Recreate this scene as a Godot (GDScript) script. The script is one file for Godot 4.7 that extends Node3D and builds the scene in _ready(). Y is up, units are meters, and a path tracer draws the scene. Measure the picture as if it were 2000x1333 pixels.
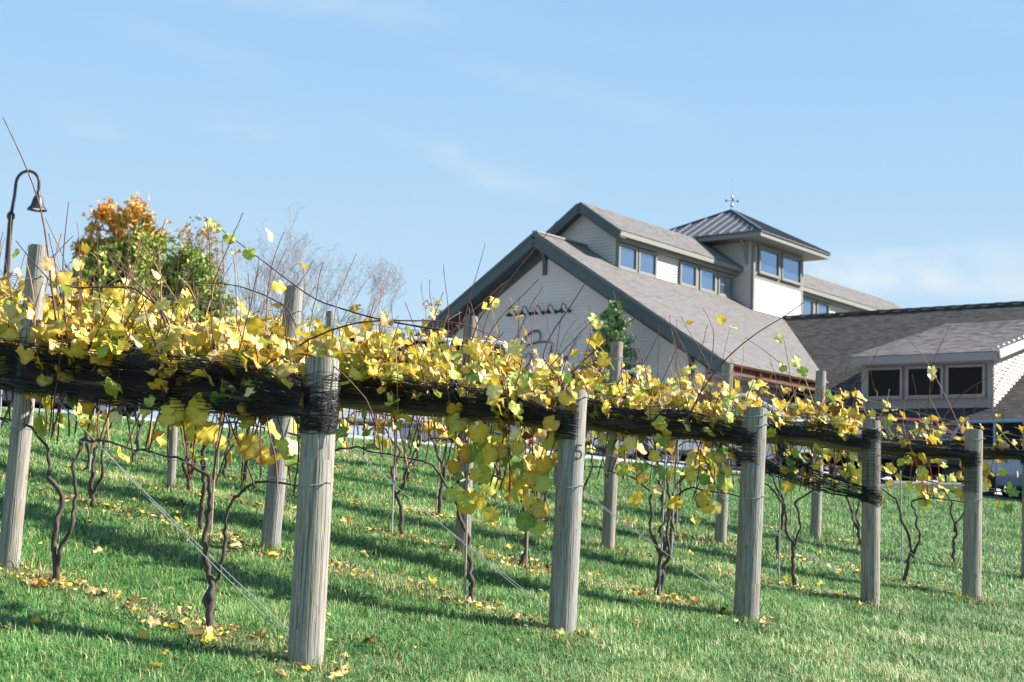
extends Node3D

# ---------------------------------------------------------------- helpers
var rng := RandomNumberGenerator.new()
var noise := FastNoiseLite.new()
var used := {}
var M := {}
const UPV := Vector3(0, 1, 0)
const SUN := Vector3(0.795, 0.6, -0.09)       # towards the sun

class MB:
	var v := PackedVector3Array()
	var n := PackedVector3Array()
	var t := PackedVector2Array()
	var c := PackedColorArray()
	var ix := PackedInt32Array()
	var tint := Color.WHITE
	func vert(p: Vector3, nm: Vector3, uv := Vector2.ZERO) -> int:
		v.append(p); n.append(nm); t.append(uv); c.append(tint)
		return v.size() - 1
	func tri(a: int, b: int, d: int) -> void:      # counter-clockwise seen from outside
		ix.append(a); ix.append(d); ix.append(b)
	func face(a: Vector3, b: Vector3, d: Vector3, ua := Vector2.ZERO, ub := Vector2.ZERO, ud := Vector2.ZERO) -> void:
		var nm := (b - a).cross(d - a).normalized()
		tri(vert(a, nm, ua), vert(b, nm, ub), vert(d, nm, ud))
	func quad(a: Vector3, b: Vector3, d: Vector3, e: Vector3, su := 1.0, sv := 1.0) -> void:
		var nm := (b - a).cross(d - a).normalized()
		if nm == Vector3.ZERO: nm = (d - a).cross(e - a).normalized()
		var i0 := vert(a, nm, Vector2(0, 0)); var i1 := vert(b, nm, Vector2(su, 0))
		var i2 := vert(d, nm, Vector2(su, sv)); var i3 := vert(e, nm, Vector2(0, sv))
		tri(i0, i1, i2); tri(i0, i2, i3)
	func box(at: Vector3, s: Vector3, b := Basis.IDENTITY) -> void:
		var h := s * 0.5
		var p := []
		for k in 8:
			p.append(at + b * Vector3(h.x * (1 if k & 1 else -1), h.y * (1 if k & 2 else -1), h.z * (1 if k & 4 else -1)))
		quad(p[4], p[5], p[7], p[6], s.x, s.y); quad(p[1], p[0], p[2], p[3], s.x, s.y)
		quad(p[5], p[1], p[3], p[7], s.z, s.y); quad(p[0], p[4], p[6], p[2], s.z, s.y)
		quad(p[6], p[7], p[3], p[2], s.x, s.z); quad(p[0], p[1], p[5], p[4], s.x, s.z)
	func bevel_box(at: Vector3, s: Vector3, r: float, b := Basis.IDENTITY) -> void:   # chamfered box
		var h := s * 0.5
		var rings := [[-h.y, r], [-h.y + r, 0.0], [h.y - r, 0.0], [h.y, r]]
		var rows := []
		for q in rings:
			var k: float = q[1]
			var x := h.x - k; var z := h.z - k
			var rr := minf(r, minf(x, z) * 0.9)
			var o := []
			for w in [Vector2(x, z - rr), Vector2(x - rr, z), Vector2(-x + rr, z), Vector2(-x, z - rr), Vector2(-x, -z + rr), Vector2(-x + rr, -z), Vector2(x - rr, -z), Vector2(x, -z + rr)]:
				o.append(at + b * Vector3(w.x, q[0], w.y))
			rows.append(o)
		for i in 3:
			for j in 8:
				var j2 := (j + 1) % 8
				quad(rows[i][j2], rows[i][j], rows[i + 1][j], rows[i + 1][j2])
		for j in range(1, 7):
			face(rows[3][0], rows[3][j + 1], rows[3][j]); face(rows[0][0], rows[0][j], rows[0][j + 1])
	func tube(pts: PackedVector3Array, rad: PackedFloat32Array, sides := 6, caps := true, vscale := 1.0) -> void:
		var m := pts.size()
		if m < 2: return
		var d0 := (pts[1] - pts[0]).normalized()
		var side := d0.cross(Vector3(0.31, 0.2, 0.93)).normalized()
		var prev := -1
		var run := 0.0
		for i in m:
			var d := (pts[mini(i + 1, m - 1)] - pts[maxi(i - 1, 0)]).normalized()
			side = (side - d * side.dot(d)).normalized()
			var up := d.cross(side)
			var first := v.size()
			if i > 0: run += pts[i].distance_to(pts[i - 1])
			for k in sides + 1:
				var a := TAU * k / sides
				var o := side * cos(a) + up * sin(a)
				vert(pts[i] + o * rad[i], o, Vector2(float(k) / sides, run * vscale))
			if prev >= 0:
				for k in sides:
					tri(prev + k, prev + k + 1, first + k + 1); tri(prev + k, first + k + 1, first + k)
			prev = first
		if caps:
			for e in 2:
				var i := 0 if e == 0 else m - 1
				var nm := (pts[0] - pts[1]).normalized() if e == 0 else (pts[m - 1] - pts[m - 2]).normalized()
				var s2 := nm.cross(Vector3(0.31, 0.2, 0.93)).normalized(); var u2 := nm.cross(s2)
				var cc := vert(pts[i], nm)
				var f := v.size()
				for k in sides + 1:
					var a := TAU * k / sides
					vert(pts[i] + (s2 * cos(a) + u2 * sin(a)) * rad[i] * 0.98, nm)
				for k in sides: tri(cc, f + k, f + k + 1)
	func lathe(at: Vector3, prof: PackedVector2Array, sides := 16, b := Basis.IDENTITY) -> void:   # (radius, height)
		var prev := -1
		for i in prof.size():
			var q := prof[i]
			var dd := prof[mini(i + 1, prof.size() - 1)] - prof[maxi(i - 1, 0)]
			var first := v.size()
			for k in sides + 1:
				var a := TAU * k / sides
				vert(at + b * Vector3(cos(a) * q.x, q.y, -sin(a) * q.x), (b * Vector3(cos(a) * dd.y, -dd.x, -sin(a) * dd.y)).normalized(), Vector2(float(k) / sides, q.y))
			if prev >= 0:
				for k in sides:
					tri(prev + k, prev + k + 1, first + k + 1); tri(prev + k, first + k + 1, first + k)
			prev = first
	func mesh() -> ArrayMesh:
		var a := []
		a.resize(Mesh.ARRAY_MAX)
		a[Mesh.ARRAY_VERTEX] = v; a[Mesh.ARRAY_NORMAL] = n; a[Mesh.ARRAY_TEX_UV] = t; a[Mesh.ARRAY_COLOR] = c; a[Mesh.ARRAY_INDEX] = ix
		var m := ArrayMesh.new()
		m.add_surface_from_arrays(Mesh.PRIMITIVE_TRIANGLES, a)
		return m

func rf(a: float, b: float) -> float: return rng.randf_range(a, b)
func lin(r: float, g: float, b: float) -> Color: return Color(r, g, b).linear_to_srgb()

func numbered(called: String) -> String:
	var k: int = used.get(called, 0)
	used[called] = k + 1
	return called if k == 0 else "%s_%03d" % [called, k]

func tag(o: Node, label := "", category := "", group := "", kind := "") -> void:
	if label: o.set_meta("label", label)
	if category: o.set_meta("category", category)
	if group: o.set_meta("group", group)
	if kind: o.set_meta("kind", kind)

func thing(called: String, label: String, category: String, at := Vector3.ZERO, group := "") -> Node3D:
	var o := Node3D.new()
	o.name = numbered(called); add_child(o); o.position = at
	tag(o, label, category, group)
	return o

func part(called: String, mesh: Mesh, m: Material, parent: Node, at := Transform3D.IDENTITY) -> MeshInstance3D:
	var o := MeshInstance3D.new()
	o.name = numbered(called) if parent == self else called
	o.mesh = mesh; o.material_override = m
	o.transform = at
	parent.add_child(o, true)
	return o

func mat(c: Color, rough := 0.7, extra := {}) -> StandardMaterial3D:
	var m := StandardMaterial3D.new()
	m.albedo_color = c; m.roughness = rough
	for k in extra: m.set(k, extra[k])
	return m

func picture(w: int, h: int, f: Callable) -> ImageTexture:
	var im := Image.create(w, h, true, Image.FORMAT_RGB8)
	for y in h:
		for x in w:
			im.set_pixel(x, y, f.call(x, y))
	im.generate_mipmaps()
	return ImageTexture.create_from_image(im)

func smooth(a: float, b: float, x: float) -> float: return smoothstep(a, b, x)
func V3(a: PackedFloat32Array) -> PackedVector3Array:
	var o := PackedVector3Array()
	for i in a.size() / 3: o.append(Vector3(a[i * 3], a[i * 3 + 1], a[i * 3 + 2]))
	return o

# ---------------------------------------------------------------- the lie of the land
func rise(s: float) -> float:
	if s > 27.0: return 2.4705
	if s < -6.0: return -1.2204 - (1.0 - exp((s + 6.0) * 0.22))
	return 0.183 * s - 0.0034 * s * s
func ground(x: float, z: float) -> float:
	return rise(-0.65 * (x + 0.963) + 0.76 * (-z - 6.95))
func lot_edge(x: float) -> float: return 24.6 + 0.4 * x + 0.5 * sin(x * 0.3)   # where the lawn ends, metres ahead

# ---------------------------------------------------------------- scene
func _ready() -> void:
	rng.seed = 20231
	noise.seed = 7; noise.noise_type = FastNoiseLite.TYPE_SIMPLEX_SMOOTH; noise.frequency = 1.0
	setup_camera()
	make_materials()
	build_land()
	build_winery()
	build_trees()
	build_cars()
	build_street_lamp()
	build_vineyard()
	build_fallen_leaves()
	build_litter()
	build_grass()

func setup_camera() -> void:
	var cam := Camera3D.new()
	cam.name = "camera"
	add_child(cam)
	cam.position = Vector3(0, 0.79, 0)
	cam.basis = Basis(Vector3.RIGHT, 0.11948) * Basis(Vector3.BACK, 0.04)
	var att := CameraAttributesPhysical.new()
	att.frustum_focal_length = 50.0
	att.frustum_focus_distance = 8.7
	att.exposure_aperture = 4.5
	att.frustum_near = 0.1; att.frustum_far = 2000.0
	cam.attributes = att
	cam.fov = 26.99; cam.near = 0.1; cam.far = 2000.0
	cam.current = true
	var sun := DirectionalLight3D.new()
	sun.name = "sun"
	add_child(sun)
	sun.look_at_from_position(SUN * 10.0, Vector3.ZERO, UPV)
	sun.light_energy = 1.6
	sun.light_color = Color(1.0, 0.97, 0.92)
	sun.light_angular_distance = 0.5
	sun.shadow_enabled = true
	var we := WorldEnvironment.new()
	we.name = "environment"
	var env := Environment.new()
	env.background_mode = Environment.BG_SKY
	var sky := Sky.new()
	var pm := PanoramaSkyMaterial.new()
	pm.panorama = sky_picture()
	sky.sky_material = pm
	env.sky = sky
	env.tonemap_mode = Environment.TONE_MAPPER_LINEAR
	env.tonemap_exposure = 2.65
	env.sdfgi_enabled = true; env.ssao_enabled = true; env.ssil_enabled = true
	we.environment = env
	add_child(we)

const WISPS := [[0.29, 0.178, 0.10, 0.012, 0.04, 0.55], [0.33, 0.160, 0.09, 0.009, -0.05, 0.6], [0.24, 0.168, 0.07, 0.006, -0.04, 0.35], [-0.04, 0.243, 0.055, 0.006, -0.28, 0.28], [0.0, 0.232, 0.03, 0.005, -0.1, 0.2], [-0.25, 0.355, 0.16, 0.014, -0.06, 0.30], [-0.12, 0.345, 0.05, 0.008, -0.1, 0.16], [-0.30, 0.248, 0.03, 0.004, -0.15, 0.2], [-0.19, 0.257, 0.04, 0.009, -0.1, 0.16], [-0.24, 0.308, 0.06, 0.008, -0.12, 0.12], [0.9, 0.3, 0.2, 0.02, -0.1, 0.35], [-1.1, 0.35, 0.25, 0.02, 0.1, 0.35], [2.2, 0.4, 0.3, 0.03, -0.1, 0.35], [-2.4, 0.3, 0.3, 0.02, 0.1, 0.35]]
func sky_picture() -> ImageTexture:
	var w := 1440; var h := 720
	var im := Image.create(w, h, false, Image.FORMAT_RGBF)
	var wisp := FastNoiseLite.new()
	wisp.seed = 3; wisp.noise_type = FastNoiseLite.TYPE_SIMPLEX_SMOOTH; wisp.frequency = 1.0; wisp.fractal_octaves = 4
	for y in h:
		var el := PI * (0.5 - (y + 0.5) / h)
		for x in w:
			var az := wrapf(TAU * (x + 0.5) / w, -PI, PI)       # 0 is straight ahead, -Z
			var e := maxf(el, 0.0)
			var c := Vector3(0.58, 0.78, 0.93).lerp(Vector3(0.325, 0.58, 0.88), smoothstep(0.0, 0.42, e)).lerp(Vector3(0.15, 0.36, 0.74), smoothstep(0.3, 1.5, e))
			# thin cirrus, drawn out along slanting bands
			var d := Vector3(sin(az) * cos(el), sin(el), cos(az) * cos(el))
			var q := Vector3(d.x * 1.2 - d.y * 1.5, d.y * 15.0 + d.x * 3.4, d.z * 1.6) * 1.7
			var band := smoothstep(0.18, 0.8, wisp.get_noise_3d(q.x, q.y, q.z) * 0.8 + wisp.get_noise_3d(q.x * 0.5 + 4.0, q.y * 0.3, q.z * 0.5) * 0.55)
			var streak := band * 0.13
			# single wisps: [azimuth, elevation, half length, half width, slant, strength]
			for wz in WISPS:
				var da: float = (az - wz[0]) / wz[2]
				if absf(da) > 2.5: continue
				var de: float = (el - wz[1] - wz[4] * (az - wz[0]) - 0.012 * wisp.get_noise_2d(az * 9.0 + wz[0] * 50.0, el * 30.0)) / wz[3]
				if absf(de) < 3.0: streak += exp(-da * da - de * de) * wz[5] * (0.7 + 0.9 * wisp.get_noise_2d(az * 22.0, el * 120.0 + az * 12.0))
			streak = clampf(streak * smoothstep(0.0, 0.06, el), 0.0, 0.8)
			c = c.lerp(Vector3(0.80, 0.87, 0.93), streak)
			if el < 0.0: c = Vector3(0.30, 0.36, 0.34).lerp(Vector3(0.49, 0.70, 0.89), exp(el * 30.0))
			c *= 1.04 / 2.65
			im.set_pixel(x, y, Color(c.x, c.y, c.z))
	return ImageTexture.create_from_image(im)

# ---------------------------------------------------------------- materials
const KNOTS := [[Vector2(1.0, 0.2), Vector2(3.9, 0.62), Vector2(5.3, 0.38)], [Vector2(0.4, 0.7), Vector2(2.4, 0.3), Vector2(4.6, 0.12)], [Vector2(1.8, 0.5), Vector2(3.1, 0.85), Vector2(5.8, 0.25)]]
func make_materials() -> void:
	# weathered round timber: grey silver with dark checks and tan streaks along the grain
	for k in 3:
		var gr := FastNoiseLite.new(); gr.seed = 40 + k; gr.noise_type = FastNoiseLite.TYPE_SIMPLEX_SMOOTH; gr.frequency = 1.0; gr.fractal_octaves = 3; gr.fractal_gain = 0.4
		var tone := func(x: int, y: int) -> Array:
			var a := TAU * x / 256.0
			var yy := y / 512.0 * 2.0
			var px := cos(a); var pz := sin(a)
			var warp := gr.get_noise_3d(px * 1.2, yy * 2.0, pz * 1.2) * 0.5
			var fine := gr.get_noise_3d(px * 18.0 + warp, yy * 0.7, pz * 18.0) * 1.2
			var mid := gr.get_noise_3d(px * 6.0 + warp * 2.0, yy * 1.4 + 9.0, pz * 6.0)
			var patch := gr.get_noise_3d(px * 2.2, yy * 2.4 + 20.0, pz * 2.2)
			var crack := smoothstep(0.30, 0.42, gr.get_noise_3d(px * 9.0 + warp, yy * 0.55 + 50.0, pz * 9.0))
			for kn in KNOTS[k]:
				var dx := wrapf(a - kn.x, -PI, PI) * 0.08; var dy: float = yy * 0.5 - kn.y
				var dd := sqrt(dx * dx + dy * dy * 0.45)
				crack = maxf(crack, 1.0 - smoothstep(0.004, 0.013, dd)); fine += 0.8 * sin(dd * 420.0) * exp(-dd * 55.0)
			return [fine, mid, patch, crack]
		var col := func(x: int, y: int) -> Color:
			var q: Array = tone.call(x, y)
			var v: float = 0.275 + 0.12 * q[0] + 0.11 * q[1]
			var tan_: float = smoothstep(0.0, 0.5, q[2])
			var c := Vector3(v, v * 0.98, v * 0.96).lerp(Vector3(v * 1.06, v * 0.86, v * 0.62), tan_ * 0.7)
			c = c.lerp(Vector3(0.10, 0.09, 0.08), q[3] * 0.75)
			return lin(c.x, c.y, c.z)
		var hgt := func(x: int, y: int) -> Color:
			var q: Array = tone.call(x, y)
			var v: float = clampf(0.6 + 0.3 * q[0] + 0.2 * q[1] - 0.5 * q[3], 0.0, 1.0)
			return Color(v, v, v)
		M["wood%d" % k] = mat(Color.WHITE, 0.85, {"albedo_texture": picture(256, 512, col), "heightmap_enabled": true, "heightmap_texture": picture(256, 512, hgt), "heightmap_scale": 0.4})
	for k in 3:
		M["rail%d" % k] = M["wood%d" % k].duplicate()
		M["rail%d" % k].albedo_color = lin(0.50, 0.42, 0.28)
	# bark of the vines
	var bark := func(x: int, y: int) -> Color:
		var a := TAU * x / 64.0
		var f := noise.get_noise_3d(cos(a) * 3.0, y * 0.03, sin(a) * 3.0) + 0.6 * noise.get_noise_3d(cos(a) * 8.0, y * 0.05, sin(a) * 8.0)
		var v := clampf(0.06 + 0.075 * f, 0.012, 0.26)
		return lin(v * 1.15, v * 0.9, v * 0.72)
	M["bark"] = mat(Color.WHITE, 0.9, {"albedo_texture": picture(64, 256, bark)})
	M["cane"] = mat(lin(0.15, 0.045, 0.028), 0.6)
	M["cane_dark"] = mat(lin(0.07, 0.03, 0.022), 0.65)
	M["cane_tan"] = mat(lin(0.45, 0.25, 0.09), 0.6)
	M["cane_green"] = mat(lin(0.33, 0.32, 0.07), 0.6)
	M["net"] = mat(lin(0.007, 0.008, 0.009), 0.55)
	M["wire"] = mat(lin(0.34, 0.35, 0.37), 0.4)
	M["steel"] = mat(lin(0.05, 0.05, 0.055), 0.45, {"metallic": 0.6})
	M["stake"] = mat(lin(0.32, 0.27, 0.23), 0.7)
	M["tie"] = mat(lin(0.75, 0.09, 0.02), 0.5)
	M["grape"] = mat(lin(0.015, 0.012, 0.03), 0.4)
	# vine leaves: veins, blotches and scorched margins
	var kinds := [
		["yellow", Vector3(0.74, 0.55, 0.055), Vector3(0.78, 0.66, 0.18), Vector3(0.30, 0.12, 0.03), 0.32],
		["gold", Vector3(0.64, 0.41, 0.04), Vector3(0.70, 0.52, 0.10), Vector3(0.24, 0.08, 0.03), 0.5],
		["pale", Vector3(0.80, 0.70, 0.26), Vector3(0.82, 0.75, 0.38), Vector3(0.40, 0.22, 0.08), 0.38],
		["lime", Vector3(0.46, 0.52, 0.07), Vector3(0.62, 0.62, 0.18), Vector3(0.35, 0.18, 0.05), 0.3],
		["green", Vector3(0.17, 0.31, 0.06), Vector3(0.34, 0.45, 0.14), Vector3(0.40, 0.36, 0.07), 0.1],
		["scorched", Vector3(0.60, 0.42, 0.07), Vector3(0.66, 0.50, 0.15), Vector3(0.13, 0.045, 0.02), 0.75],
		["tan", Vector3(0.50, 0.35, 0.14), Vector3(0.60, 0.45, 0.22), Vector3(0.26, 0.12, 0.05), 0.4],
		["brown", Vector3(0.22, 0.095, 0.035), Vector3(0.32, 0.16, 0.06), Vector3(0.09, 0.035, 0.02), 0.5],
		["orange", Vector3(0.62, 0.24, 0.03), Vector3(0.66, 0.36, 0.08), Vector3(0.25, 0.07, 0.02), 0.5]]
	for q in kinds:
		var sd: int = hash(q[0]) % 1000
		var base: Vector3 = q[1]; var vein: Vector3 = q[2]; var burn: Vector3 = q[3]; var amt: float = q[4]
		var f := func(x: int, y: int) -> Color:
			var p := Vector2(x / 95.0 - 0.5, 0.5 - y / 95.0) * 2.0
			var o := p - Vector2(0, -0.35)
			var r := o.length(); var a := atan2(o.x, o.y)
			var vn := 0.0
			for b in [0.0, 0.85, -0.85, 1.75, -1.75]:
				var da: float = absf(a - b) * r
				vn = maxf(vn, 1.0 - smoothstep(0.008, 0.035, da))
				var side := absf(fposmod(r * 5.0 + absf(a - b) * 3.0, 1.0) - 0.5)
				if absf(a - b) < 0.42: vn = maxf(vn, (1.0 - smoothstep(0.0, 0.12, side)) * 0.35)
			var bl := noise.get_noise_3d(p.x * 2.2 + sd, p.y * 2.2, 3.0)
			var sp := noise.get_noise_3d(p.x * 9.0, p.y * 9.0 + sd, 8.0)
			var c := base * (1.0 + 0.22 * bl)
			c = c.lerp(Vector3(0.40, 0.47, 0.10), 0.35 * smoothstep(0.2, 0.7, noise.get_noise_3d(p.x * 1.6, p.y * 1.6, sd + 30.0)) * (1.0 if amt < 0.6 else 0.3))
			c = c.lerp(vein, vn * 0.6)
			var edge := smoothstep(0.55, 1.0, r + 0.35 * noise.get_noise_3d(p.x * 3.0, p.y * 3.0, sd + 5.0))
			c = c.lerp(burn, clampf(edge * amt * 1.3 + smoothstep(0.42, 0.6, sp) * amt * 1.2, 0.0, 0.92))
			return lin(clampf(c.x, 0, 1), clampf(c.y, 0, 1), clampf(c.z, 0, 1))
		var bk := 0.75 if q[0] != "brown" else 0.35
		M["leaf_" + q[0]] = mat(Color.WHITE, 0.5, {"albedo_texture": picture(96, 96, f), "backlight_enabled": true, "backlight": Color(bk, bk, bk), "cull_mode": BaseMaterial3D.CULL_DISABLED})
	# building
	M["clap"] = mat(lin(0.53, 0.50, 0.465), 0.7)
	M["trim"] = mat(lin(0.05, 0.07, 0.072), 0.6)
	M["sage"] = mat(lin(0.185, 0.185, 0.165), 0.6)
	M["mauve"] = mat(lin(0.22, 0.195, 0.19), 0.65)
	M["glass"] = mat(lin(0.30, 0.40, 0.56), 0.06, {"metallic": 0.9})
	M["dark_glass"] = mat(lin(0.010, 0.009, 0.008), 0.12, {"metallic_specular": 0.22})
	M["shingle"] = mat(Color.WHITE, 0.92, {"vertex_color_use_as_albedo": true})
	M["metal_roof"] = mat(lin(0.09, 0.09, 0.105), 0.5, {"metallic": 0.25})
	M["copper"] = mat(lin(0.20, 0.09, 0.06), 0.5, {"metallic": 0.4})
	M["black"] = mat(lin(0.012, 0.014, 0.017), 0.45)
	M["silver"] = mat(lin(0.55, 0.54, 0.52), 0.3, {"metallic": 0.9})
	M["rust"] = mat(lin(0.12, 0.03, 0.025), 0.7)
	# land
	var soil := func(x: int, y: int) -> Color:
		var a := x / 256.0 * TAU; var b := y / 256.0 * TAU
		var f := noise.get_noise_3d(cos(a) * 3.0 + 4.0, sin(a) * 3.0, cos(b) * 3.0) + 0.7 * noise.get_noise_3d(cos(a) * 9.0 + sin(b) * 9.0, sin(a) * 9.0, cos(b) * 9.0 + 5.0)
		var v := 0.5 + 0.4 * f
		var c := Vector3(0.035, 0.08, 0.025).lerp(Vector3(0.13, 0.14, 0.06), clampf(v, 0, 1))
		return lin(c.x, c.y, c.z)
	M["soil"] = mat(Color.WHITE, 0.95, {"albedo_texture": picture(256, 256, soil), "uv1_triplanar": true, "uv1_world_triplanar": true, "uv1_scale": Vector3(0.8, 0.8, 0.8)})
	var asph := func(x: int, y: int) -> Color:
		var a := x / 256.0 * TAU; var b := y / 256.0 * TAU
		var f := 0.5 * noise.get_noise_3d(cos(a) * 20.0 + sin(b) * 20.0, sin(a) * 20.0, cos(b) * 20.0 + 5.0) + noise.get_noise_3d(cos(a) * 2.0, sin(a) * 2.0 + cos(b) * 2.0, sin(b) * 2.0)
		var v := 0.40 + 0.05 * f
		return lin(v, v * 0.98, v * 1.02)
	M["asphalt"] = mat(Color.WHITE, 0.85, {"albedo_texture": picture(256, 256, asph), "uv1_triplanar": true, "uv1_world_triplanar": true, "uv1_scale": Vector3(0.3, 0.3, 0.3)})
	M["grass"] = mat(Color.WHITE, 0.5, {"vertex_color_use_as_albedo": true, "cull_mode": BaseMaterial3D.CULL_DISABLED})
	M["tree_leaf"] = mat(Color.WHITE, 0.6, {"vertex_color_use_as_albedo": true, "backlight_enabled": true, "backlight": Color(0.5, 0.5, 0.5), "cull_mode": BaseMaterial3D.CULL_DISABLED})
	M["tree_bark"] = mat(lin(0.11, 0.09, 0.075), 0.9)
	M["bare_bark"] = mat(lin(0.21, 0.19, 0.19), 0.9)
	M["tyre"] = mat(lin(0.015, 0.015, 0.016), 0.8)
	M["rim"] = mat(lin(0.5, 0.5, 0.52), 0.3, {"metallic": 0.9})
	M["lamp_glass"] = mat(lin(0.75, 0.76, 0.78), 0.1, {"metallic": 0.3})
	M["concrete"] = mat(lin(0.45, 0.37, 0.29), 0.85)

# ---------------------------------------------------------------- land
func build_land() -> void:
	var xs := []
	var zs := []
	for i in 61: xs.append(-15.0 + i * 0.5)
	for k in [18, 22, 27, 34, 45, 60, 90, 140, 220, 400]: xs.append(float(k)); xs.push_front(float(-k))
	for i in 81: zs.append(-5.0 + i * 0.5)
	for k in [37, 40, 45, 52, 60, 75, 95, 130, 180, 260, 400]: zs.append(float(k))
	for k in [8, 12, 20, 40, 80, 200]: zs.push_front(float(-k))
	var mb := MB.new()
	for z in zs:
		for x in xs:
			var e := 0.3
			var y := ground(x, -z)
			if absf(x) < 15.0 and z < 22.0: y += 0.012 * noise.get_noise_2d(x * 1.3, z * 1.3)
			var nm := Vector3(ground(x - e, -z) - ground(x + e, -z), 2 * e, ground(x, -z - e) - ground(x, -z + e)).normalized()
			mb.vert(Vector3(x, y, -z), nm, Vector2(x, z))
	var w: int = xs.size()
	for j in zs.size() - 1:
		for i in w - 1:
			var a := j * w + i
			mb.tri(a, a + 1, a + w + 1); mb.tri(a, a + w + 1, a + w)
	tag(part("lawn", mb.mesh(), M.soil, self), "", "", "", "structure")
	# car park: a sheet draped on the rise beyond the lawn
	var pv := MB.new()
	var cols := []
	for i in 45: cols.append(-44.0 + i * 2.0)
	for j in 26:
		for x in cols:
			var z: float = lot_edge(x) + j * 2.0
			var y := ground(x, -z) + 0.02
			pv.vert(Vector3(x, y, -z), UPV, Vector2(x, z))
	for j in 25:
		for i in cols.size() - 1:
			var a: int = j * cols.size() + i
			pv.tri(a, a + 1, a + cols.size() + 1); pv.tri(a, a + cols.size() + 1, a + cols.size())
	tag(part("car_park", pv.mesh(), M.asphalt, self), "", "", "", "structure")

# ---------------------------------------------------------------- the winery
const RW := Vector3(0.637494, 0, -0.770456)    # along the ridge, away
const GU := Vector3(0.770456, 0, 0.637494)     # along the gable, to the right
const BASE_Y := 2.46
func B(u: float, v: float, w: float) -> Vector3: return Vector3(u, v - BASE_Y, -w)
var bld: Node3D

func beam(p: Node, called: String, a: Vector3, b: Vector3, wd: float, ht: float, m: Material, side := Vector3.ZERO) -> MeshInstance3D:
	# a board between two points, wd across and ht high
	var d := (b - a)
	var z := d.normalized()
	var x := side if side != Vector3.ZERO else UPV.cross(z).normalized()
	x = (x - z * x.dot(z)).normalized()
	var y := z.cross(x)
	var mb := MB.new()
	mb.bevel_box(Vector3.ZERO, Vector3(wd, ht, d.length()), 0.012)
	return part(called, mb.mesh(), m, p, Transform3D(Basis(x, y, z), (a + b) * 0.5))

func block(p: Node, called: String, lo: Vector3, hi: Vector3, m: Material) -> MeshInstance3D:
	var mb := MB.new()
	mb.box(Vector3.ZERO, hi - lo)
	return part(called, mb.mesh(), m, p, Transform3D(Basis.IDENTITY, (lo + hi) * 0.5))

var board_mesh: ArrayMesh
func clapboard(p: Node, a: Vector3, b: Vector3, out: Vector3, lap: float) -> void:
	# one lapped board from a to b (bottom edge), facing out
	if board_mesh == null:
		var mb := MB.new()
		mb.quad(Vector3(0, 0, 0.035), Vector3(1, 0, 0.035), Vector3(1, 1, 0.004), Vector3(0, 1, 0.004))
		mb.quad(Vector3(0, 0, 0), Vector3(1, 0, 0), Vector3(1, 0, 0.035), Vector3(0, 0, 0.035))
		mb.quad(Vector3(1, 0, 0.035), Vector3(1, 0, 0), Vector3(1, 1, 0), Vector3(1, 1, 0.004))
		mb.quad(Vector3(0, 0, 0), Vector3(0, 0, 0.035), Vector3(0, 1, 0.004), Vector3(0, 1, 0))
		board_mesh = mb.mesh()
	var x := b - a
	var o := part("clapboard", board_mesh, M.clap, p, Transform3D(Basis(x, UPV * lap * 1.04, out), a))
	if o.basis.determinant() < 0: o.transform = Transform3D(Basis(-x, UPV * lap * 1.04, out), b)

func wall_of_boards(p: Node, a: Vector3, b: Vector3, v0: float, v1: float, out: Vector3, top: Callable, lap := 0.122) -> void:
	# top(v) gives the share [from, to] of the wall's length that stands at that height
	var v := v0
	while v < v1:
		var s: Vector2 = top.call(v)
		if s.y - s.x > 0.01:
			var q := a.lerp(b, s.x); var r := a.lerp(b, s.y)
			q.y = v - BASE_Y; r.y = v - BASE_Y
			# long runs are butted from boards of about 4 m
			var n := int(ceil(q.distance_to(r) / 5.0))
			var cuts := [0.0]
			for k in range(1, n): cuts.append((k + rf(-0.25, 0.25)) / n)
			cuts.append(1.0)
			for k in n: clapboard(p, q.lerp(r, cuts[k]), q.lerp(r, cuts[k + 1]), out, lap)
		v += lap

func shingles(p: Node, eave0: Vector3, along: Vector3, length: float, slope: Vector3, height: float, base: Vector3, vary: float) -> void:
	var nm := along.cross(slope).normalized()
	if nm.y < 0: nm = -nm
	var mb := MB.new()
	var flip := along.cross(slope).dot(nm) < 0
	var rows := int(height / 0.143)
	for j in rows + 1:
		var y0 := j * 0.143; var y1 := minf(y0 + 0.160, height)
		if y0 >= height: break
		var x := -rf(0.0, 0.3)
		while x < length:
			var wd := rf(0.15, 0.32)
			var x0 := maxf(x, 0.0); var x1 := minf(x + wd - 0.006, length)
			x += wd
			if x1 <= x0 + 0.01: continue
			var k := 1.0 + vary * (rng.randf() - 0.5) * 2.0
			if rng.randf() < vary * 0.5: k *= 0.72
			var wm := rf(-0.03, 0.03)
			mb.tint = Color(base.x * k * (1 + wm), base.y * k, base.z * k * (1 - wm))
			var lift := nm * rf(0.012, 0.02)
			var a := eave0 + along * x0 + slope * y0
			var b := eave0 + along * x1 + slope * y0
			var c := eave0 + along * x1 + slope * y1 + nm * 0.003
			var d := eave0 + along * x0 + slope * y1 + nm * 0.003
			if flip:
				mb.quad(b + lift, a + lift, d, c); mb.quad(b, a, a + lift, b + lift)
			else:
				mb.quad(a + lift, b + lift, c, d); mb.quad(a, b, b + lift, a + lift)
	var o := part("shingle_courses", mb.mesh(), M.shingle, p)
	o.set_meta("kind", "stuff")

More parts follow.
